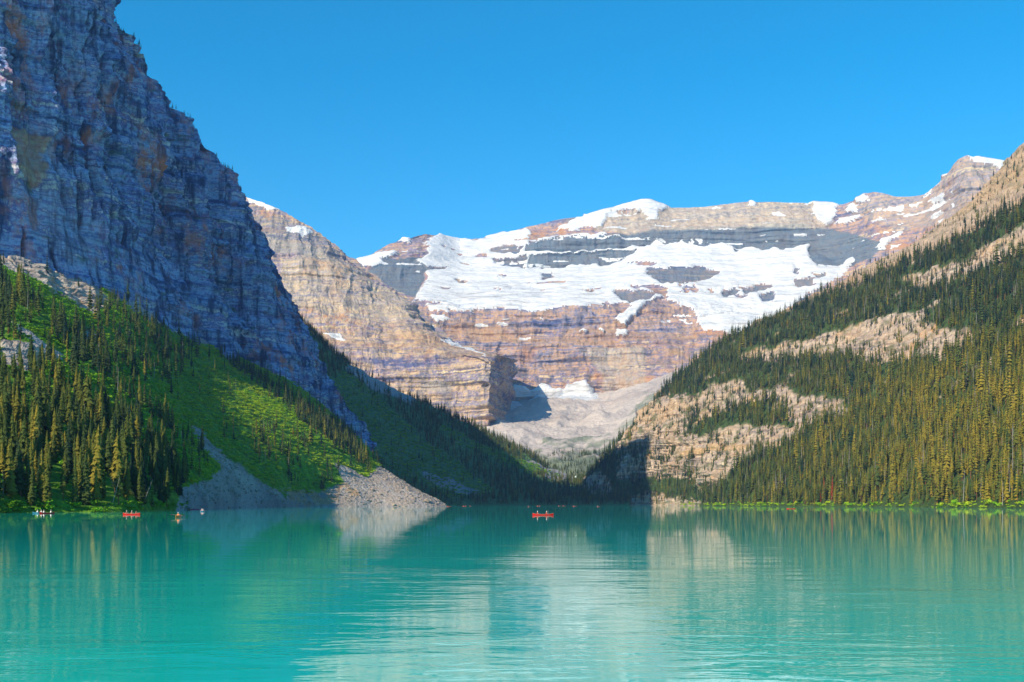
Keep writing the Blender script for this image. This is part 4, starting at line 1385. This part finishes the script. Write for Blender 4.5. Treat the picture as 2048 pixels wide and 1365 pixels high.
def canoe(name, label, u, Y, rot, mat, L=4.9, B=0.9, group=None):
    key = (mat.name, L, B)
    if key not in HULLS:
        HULLS[key] = hull_meshes(L, B, mat) + (box_mesh('seat', 0.24, B * 0.8, 0.03, M_wood), box_mesh('thwart', 0.06, B * 0.94, 0.03, M_wood))
    hull, lining, gun, seat, thw = HULLS[key]
    e = link(name, None, None, ((u - CX) / F * Y, Y, 0.0))
    e.rotation_euler = (0, 0, rot)
    link('hull', hull, e)
    link('lining', lining, e)
    link('gunwale', gun, e)
    for x in (-0.27 * L, 0.27 * L):
        link('seat', seat, e, (x, 0, 0.17))
    link('thwart', thw, e, (0, 0, 0.27))
    tag(e, label, 'canoe', group)
    return e


# seated figure, facing +X, seat level at z = 0
def body_mesh():
    me = bpy.data.meshes.new('body')
    vs, es, rad = [], [], []

    def add(p, r, parent=None):
        vs.append(p)
        rad.append(r)
        if parent is not None:
            es.append((parent, len(vs) - 1))
        return len(vs) - 1
    pel = add((0, 0, 0.10), (0.16, 0.13))
    belly = add((0.02, 0, 0.27), (0.145, 0.115), pel)
    chest = add((0.05, 0, 0.46), (0.16, 0.12), belly)
    neck = add((0.07, 0, 0.60), (0.06, 0.06), chest)
    jaw = add((0.09, 0, 0.67), (0.075, 0.085), neck)
    head = add((0.085, 0, 0.76), (0.085, 0.10), jaw)
    add((0.08, 0, 0.845), (0.06, 0.07), head)
    add((0.185, 0, 0.735), (0.018, 0.018), head)
    for s in (-1, 1):
        add((0.08, s * 0.088, 0.745), (0.018, 0.026), head)
        sh = add((0.05, s * 0.19, 0.50), (0.07, 0.07), chest)
        el = add((0.17, s * 0.27, 0.28), (0.052, 0.052), sh)
        wr = add((0.40, s * 0.20, 0.30), (0.034, 0.034), el)
        pa = add((0.47, s * 0.185, 0.305), (0.036, 0.026), wr)
        for q, (dy, ln_) in enumerate([(-0.03, 0.055), (-0.01, 0.065), (0.01, 0.06), (0.028, 0.048)]):
            k1 = add((0.51, s * 0.185 + dy, 0.31), (0.010, 0.010), pa)
            add((0.51 + ln_ * 0.5, s * 0.185 + dy, 0.285), (0.009, 0.009), k1)
        add((0.46, s * 0.185 - s * 0.05, 0.275), (0.011, 0.011), pa)
        hip = add((0.06, s * 0.11, 0.08), (0.095, 0.095), pel)
        kn = add((0.46, s * 0.15, 0.20), (0.066, 0.066), hip)
        an = add((0.62, s * 0.14, -0.10), (0.045, 0.045), kn)
        add((0.76, s * 0.14, -0.13), (0.04, 0.035), an)
    me.from_pydata(vs, es, [])
    o = bpy.data.objects.new('body_source', me)
    COL.objects.link(o)
    md = o.modifiers.new('skin', 'SKIN')
    md.use_smooth_shade = True
    for k, (a, b) in enumerate(rad):
        me.skin_vertices[0].data[k].radius = (a, b)
    me.skin_vertices[0].data[0].use_root = True
    sb = o.modifiers.new('sub', 'SUBSURF')
    sb.levels = sb.render_levels = 1
    dg = bpy.context.evaluated_depsgraph_get()
    res = bpy.data.meshes.new_from_object(o.evaluated_get(dg))
    bpy.data.objects.remove(o)
    res.name = 'body'
    res.materials.clear()
    return res


BODY = body_mesh()


def shell(name, rings, mat, n=14):
    V = []
    for (cx, cz, rx, ry) in rings:
        for k in range(n):
            a = 2 * math.pi * k / n
            V.append((cx + rx * math.cos(a), ry * math.sin(a), cz))
    Fq = []
    for r in range(len(rings) - 1):
        for k in range(n):
            Fq.append((r * n + k, r * n + (k + 1) % n, (r + 1) * n + (k + 1) % n, (r + 1) * n + k))
    return mesh_from(name, np.array(V), np.array(Fq), mat, True)


SH = {}


def person(label, boat, dx, shirt, hat, flip=False, trousers=None):
    ca, sa = math.cos(boat.rotation_euler.z), math.sin(boat.rotation_euler.z)
    p = boat.location
    e = bpy.data.objects.new('person', BODY.copy())
    COL.objects.link(e)
    e.data.materials.append(M_skin)
    e.location = (p.x + ca * dx, p.y + sa * dx, 0.15)
    e.rotation_euler = (0, 0, boat.rotation_euler.z + (math.pi if flip else 0))
    k = ('j', shirt.name)
    if k not in SH:
        SH[k] = shell('life_jacket', [(0.01, 0.12, 0.17, 0.19), (0.02, 0.26, 0.165, 0.195), (0.04, 0.40, 0.165, 0.215), (0.05, 0.50, 0.13, 0.20), (0.06, 0.57, 0.075, 0.09)], shirt)
    link('life_jacket', SH[k], e)
    tm = trousers or M_blue
    k = ('t', tm.name)
    if k not in SH:
        V, Fq = [], []
        for s in (-1, 1):
            for a, b, r0, r1 in [((0.0, s * 0.10, 0.08), (0.47, s * 0.15, 0.20), 0.115, 0.085), ((0.46, s * 0.15, 0.22), (0.62, s * 0.14, -0.08), 0.085, 0.06)]:
                tv, tf = tube_geo(a, b, r0, r1, 10)
                o = len(V)
                V += tv
                Fq += [tuple(i + o for i in x) for x in tf]
        SH[k] = mesh_from('trousers', np.array(V), np.array(Fq), tm, True)
    link('trousers', SH[k], e)
    k = ('h', hat.name)
    if k not in SH:
        nm = 'hair' if hat is M_hair else 'cap'
        rings = [(0.08, 0.745, 0.112, 0.105), (0.08, 0.80, 0.118, 0.11), (0.08, 0.86, 0.09, 0.085), (0.08, 0.895, 0.04, 0.04), (0.08, 0.90, 0.002, 0.002)]
        if nm == 'cap':
            rings = [(0.13, 0.785, 0.16, 0.115), (0.09, 0.79, 0.12, 0.112)] + rings[1:]
        SH[k] = shell(nm, rings, hat)
    link(SH[k].name.split('.')[0], SH[k], e)
    return tag(e, label, 'person')


def paddle(label, boat, dx, side, double=False, tilt=0.5):
    V, Fq = [], []

    def addt(a, b, r0, r1, n=8):
        tv, tf = tube_geo(a, b, r0, r1, n)
        o = len(V)
        V.extend(tv)
        Fq.extend([tuple(i + o for i in x) for x in tf])
    if double:
        addt((0, -1.05, 0), (0, 1.05, 0), 0.016, 0.016)
    else:
        addt((0, 0, -0.55), (0, 0, 0.75), 0.016, 0.016)
        addt((0, -0.05, 0.75), (0, 0.05, 0.75), 0.018, 0.018)
    ca, sa = math.cos(boat.rotation_euler.z), math.sin(boat.rotation_euler.z)
    p = boat.location
    e = link('paddle', None, None, (p.x + ca * (dx + 0.5) - sa * side * 0.18 * (0 if double else 1), p.y + sa * (dx + 0.5) + ca * side * 0.18 * (0 if double else 1), 0.47))
    e.rotation_euler = (0.12 if double else -side * tilt, 0, boat.rotation_euler.z)
    link('shaft', mesh_from('shaft', np.array(V), np.array(Fq), M_wood, True), e)
    for q in ((-1, 1) if double else (0,)):
        bm = box_mesh('blade', 0.03, 0.45 if double else 0.19, 0.19 if double else 0.46, M_black if double else M_wood)
        link('blade', bm, e, (0, q * 1.2, 0) if double else (0, 0, -0.72))
    return tag(e, label, 'paddle')


c = canoe('canoe', 'red canoe with two white-capped paddlers out on the open lake', 1086, 254, 0.06, M_redhull, 5.1)
person('person in red life jacket and white cap at the stern of the open-lake canoe', c, -1.4, M_redcloth, M_white)
person('person in red life jacket and bright white cap nearer the bow of the open-lake canoe', c, 0.8, M_redcloth, M_white)
paddle('wooden paddle dipped by the bow paddler of the open-lake canoe', c, 0.8, 1)
c = canoe('canoe', 'red canoe carrying three people in front of the left forest', 263, 266, -0.25, M_redhull, 4.9)
person('person in red at the left end of the three-person canoe', c, -1.5, M_redcloth, M_white)
person('person in orange in the middle of the three-person canoe', c, 0.0, M_orange, M_white)
person('person in red at the right end of the three-person canoe', c, 1.3, M_redcloth, M_hair)
c = canoe('kayak', 'orange kayak seen end-on with one paddler nearest the left shore', 357, 212, math.pi / 2 + 0.08, M_orangehull, 4.4, 0.75)
person('person in orange paddling the end-on orange kayak', c, -0.2, M_orange, M_white, True)
paddle('double-bladed paddle held across the end-on orange kayak', c, -1.1, 1, True)
c = canoe('canoe', 'pale pink canoe seen end-on off the dark scree', 405, 372, math.pi / 2, M_palehull, 4.6, 0.85)
person('person in pink in the end-on canoe off the dark scree', c, -0.9, M_pinkcloth, M_white, True)
person('person in white behind the pink paddler off the dark scree', c, 0.5, M_white, M_white, True)
c = canoe('canoe', 'magenta canoe close under the dark scree shore', 390, 520, 0.8, M_pinkhull, 4.6)
c = canoe('canoe', 'reddish canoe with two people in white at the left forest shore', 94, 300, 0.9, M_redhull, 4.4)
person('person in white on the left of the reddish canoe by the forest', c, -1.0, M_white, M_white)
person('person in white on the right of the reddish canoe by the forest', c, 1.1, M_white, M_white)
c = canoe('canoe', 'small pale boat second from the left along the forest shore', 81, 300, 1.35, M_palehull, 4.2, 0.8)
person('person in white in the second pale boat from the left', c, 0.3, M_white, M_white)
c = canoe('canoe', 'small pale boat farthest left along the forest shore', 73.5, 304, 1.45, M_palehull, 4.2, 0.8)
person('person in white in the farthest left pale boat', c, 0.3, M_white, M_white)
c = canoe('canoe', 'low red canoe in front of the right shoreline shrubs', 1582, 590, 0.1, M_redhull, 4.9)
for u0, Y0, rt, lab, n in [(898, 1120, 0.3, 'distant red canoe at the tip of the pale scree fan', 1), (929, 1290, 0.1, 'distant red canoe, second to the right of the scree fan', 2), (941, 1340, 1.0, 'distant red canoe, third to the right of the scree fan', 1),
                           (1058, 1090, 0.9, 'distant red canoe just left above the open-lake canoe', 1), (1077, 1400, 0.1, 'distant pinkish canoe straight behind the open-lake canoe', 2), (1119, 1480, 0.5, 'distant red canoe, first to the right behind the open-lake canoe', 1),
                           (1128, 1480, 0.4, 'distant red canoe, second to the right behind the open-lake canoe', 1), (1149, 1300, 0.3, 'distant red canoe off the middle of the far shore', 1), (1197, 1090, 0.7, 'distant red canoe off the shaded far right cliff', 1)]:
    c = canoe('canoe', lab, u0, Y0, rt, M_redhull, 4.9)
    for q in range(n):
        person('person in ' + ('red' if q else 'pink') + ' aboard the ' + lab.replace('distant ', '').split(',')[0] + (' %s' % lab.split(', ')[1] if ', ' in lab else ''), c, (-1.2, 1.2)[q], M_redcloth if q else M_pinkcloth, M_white)
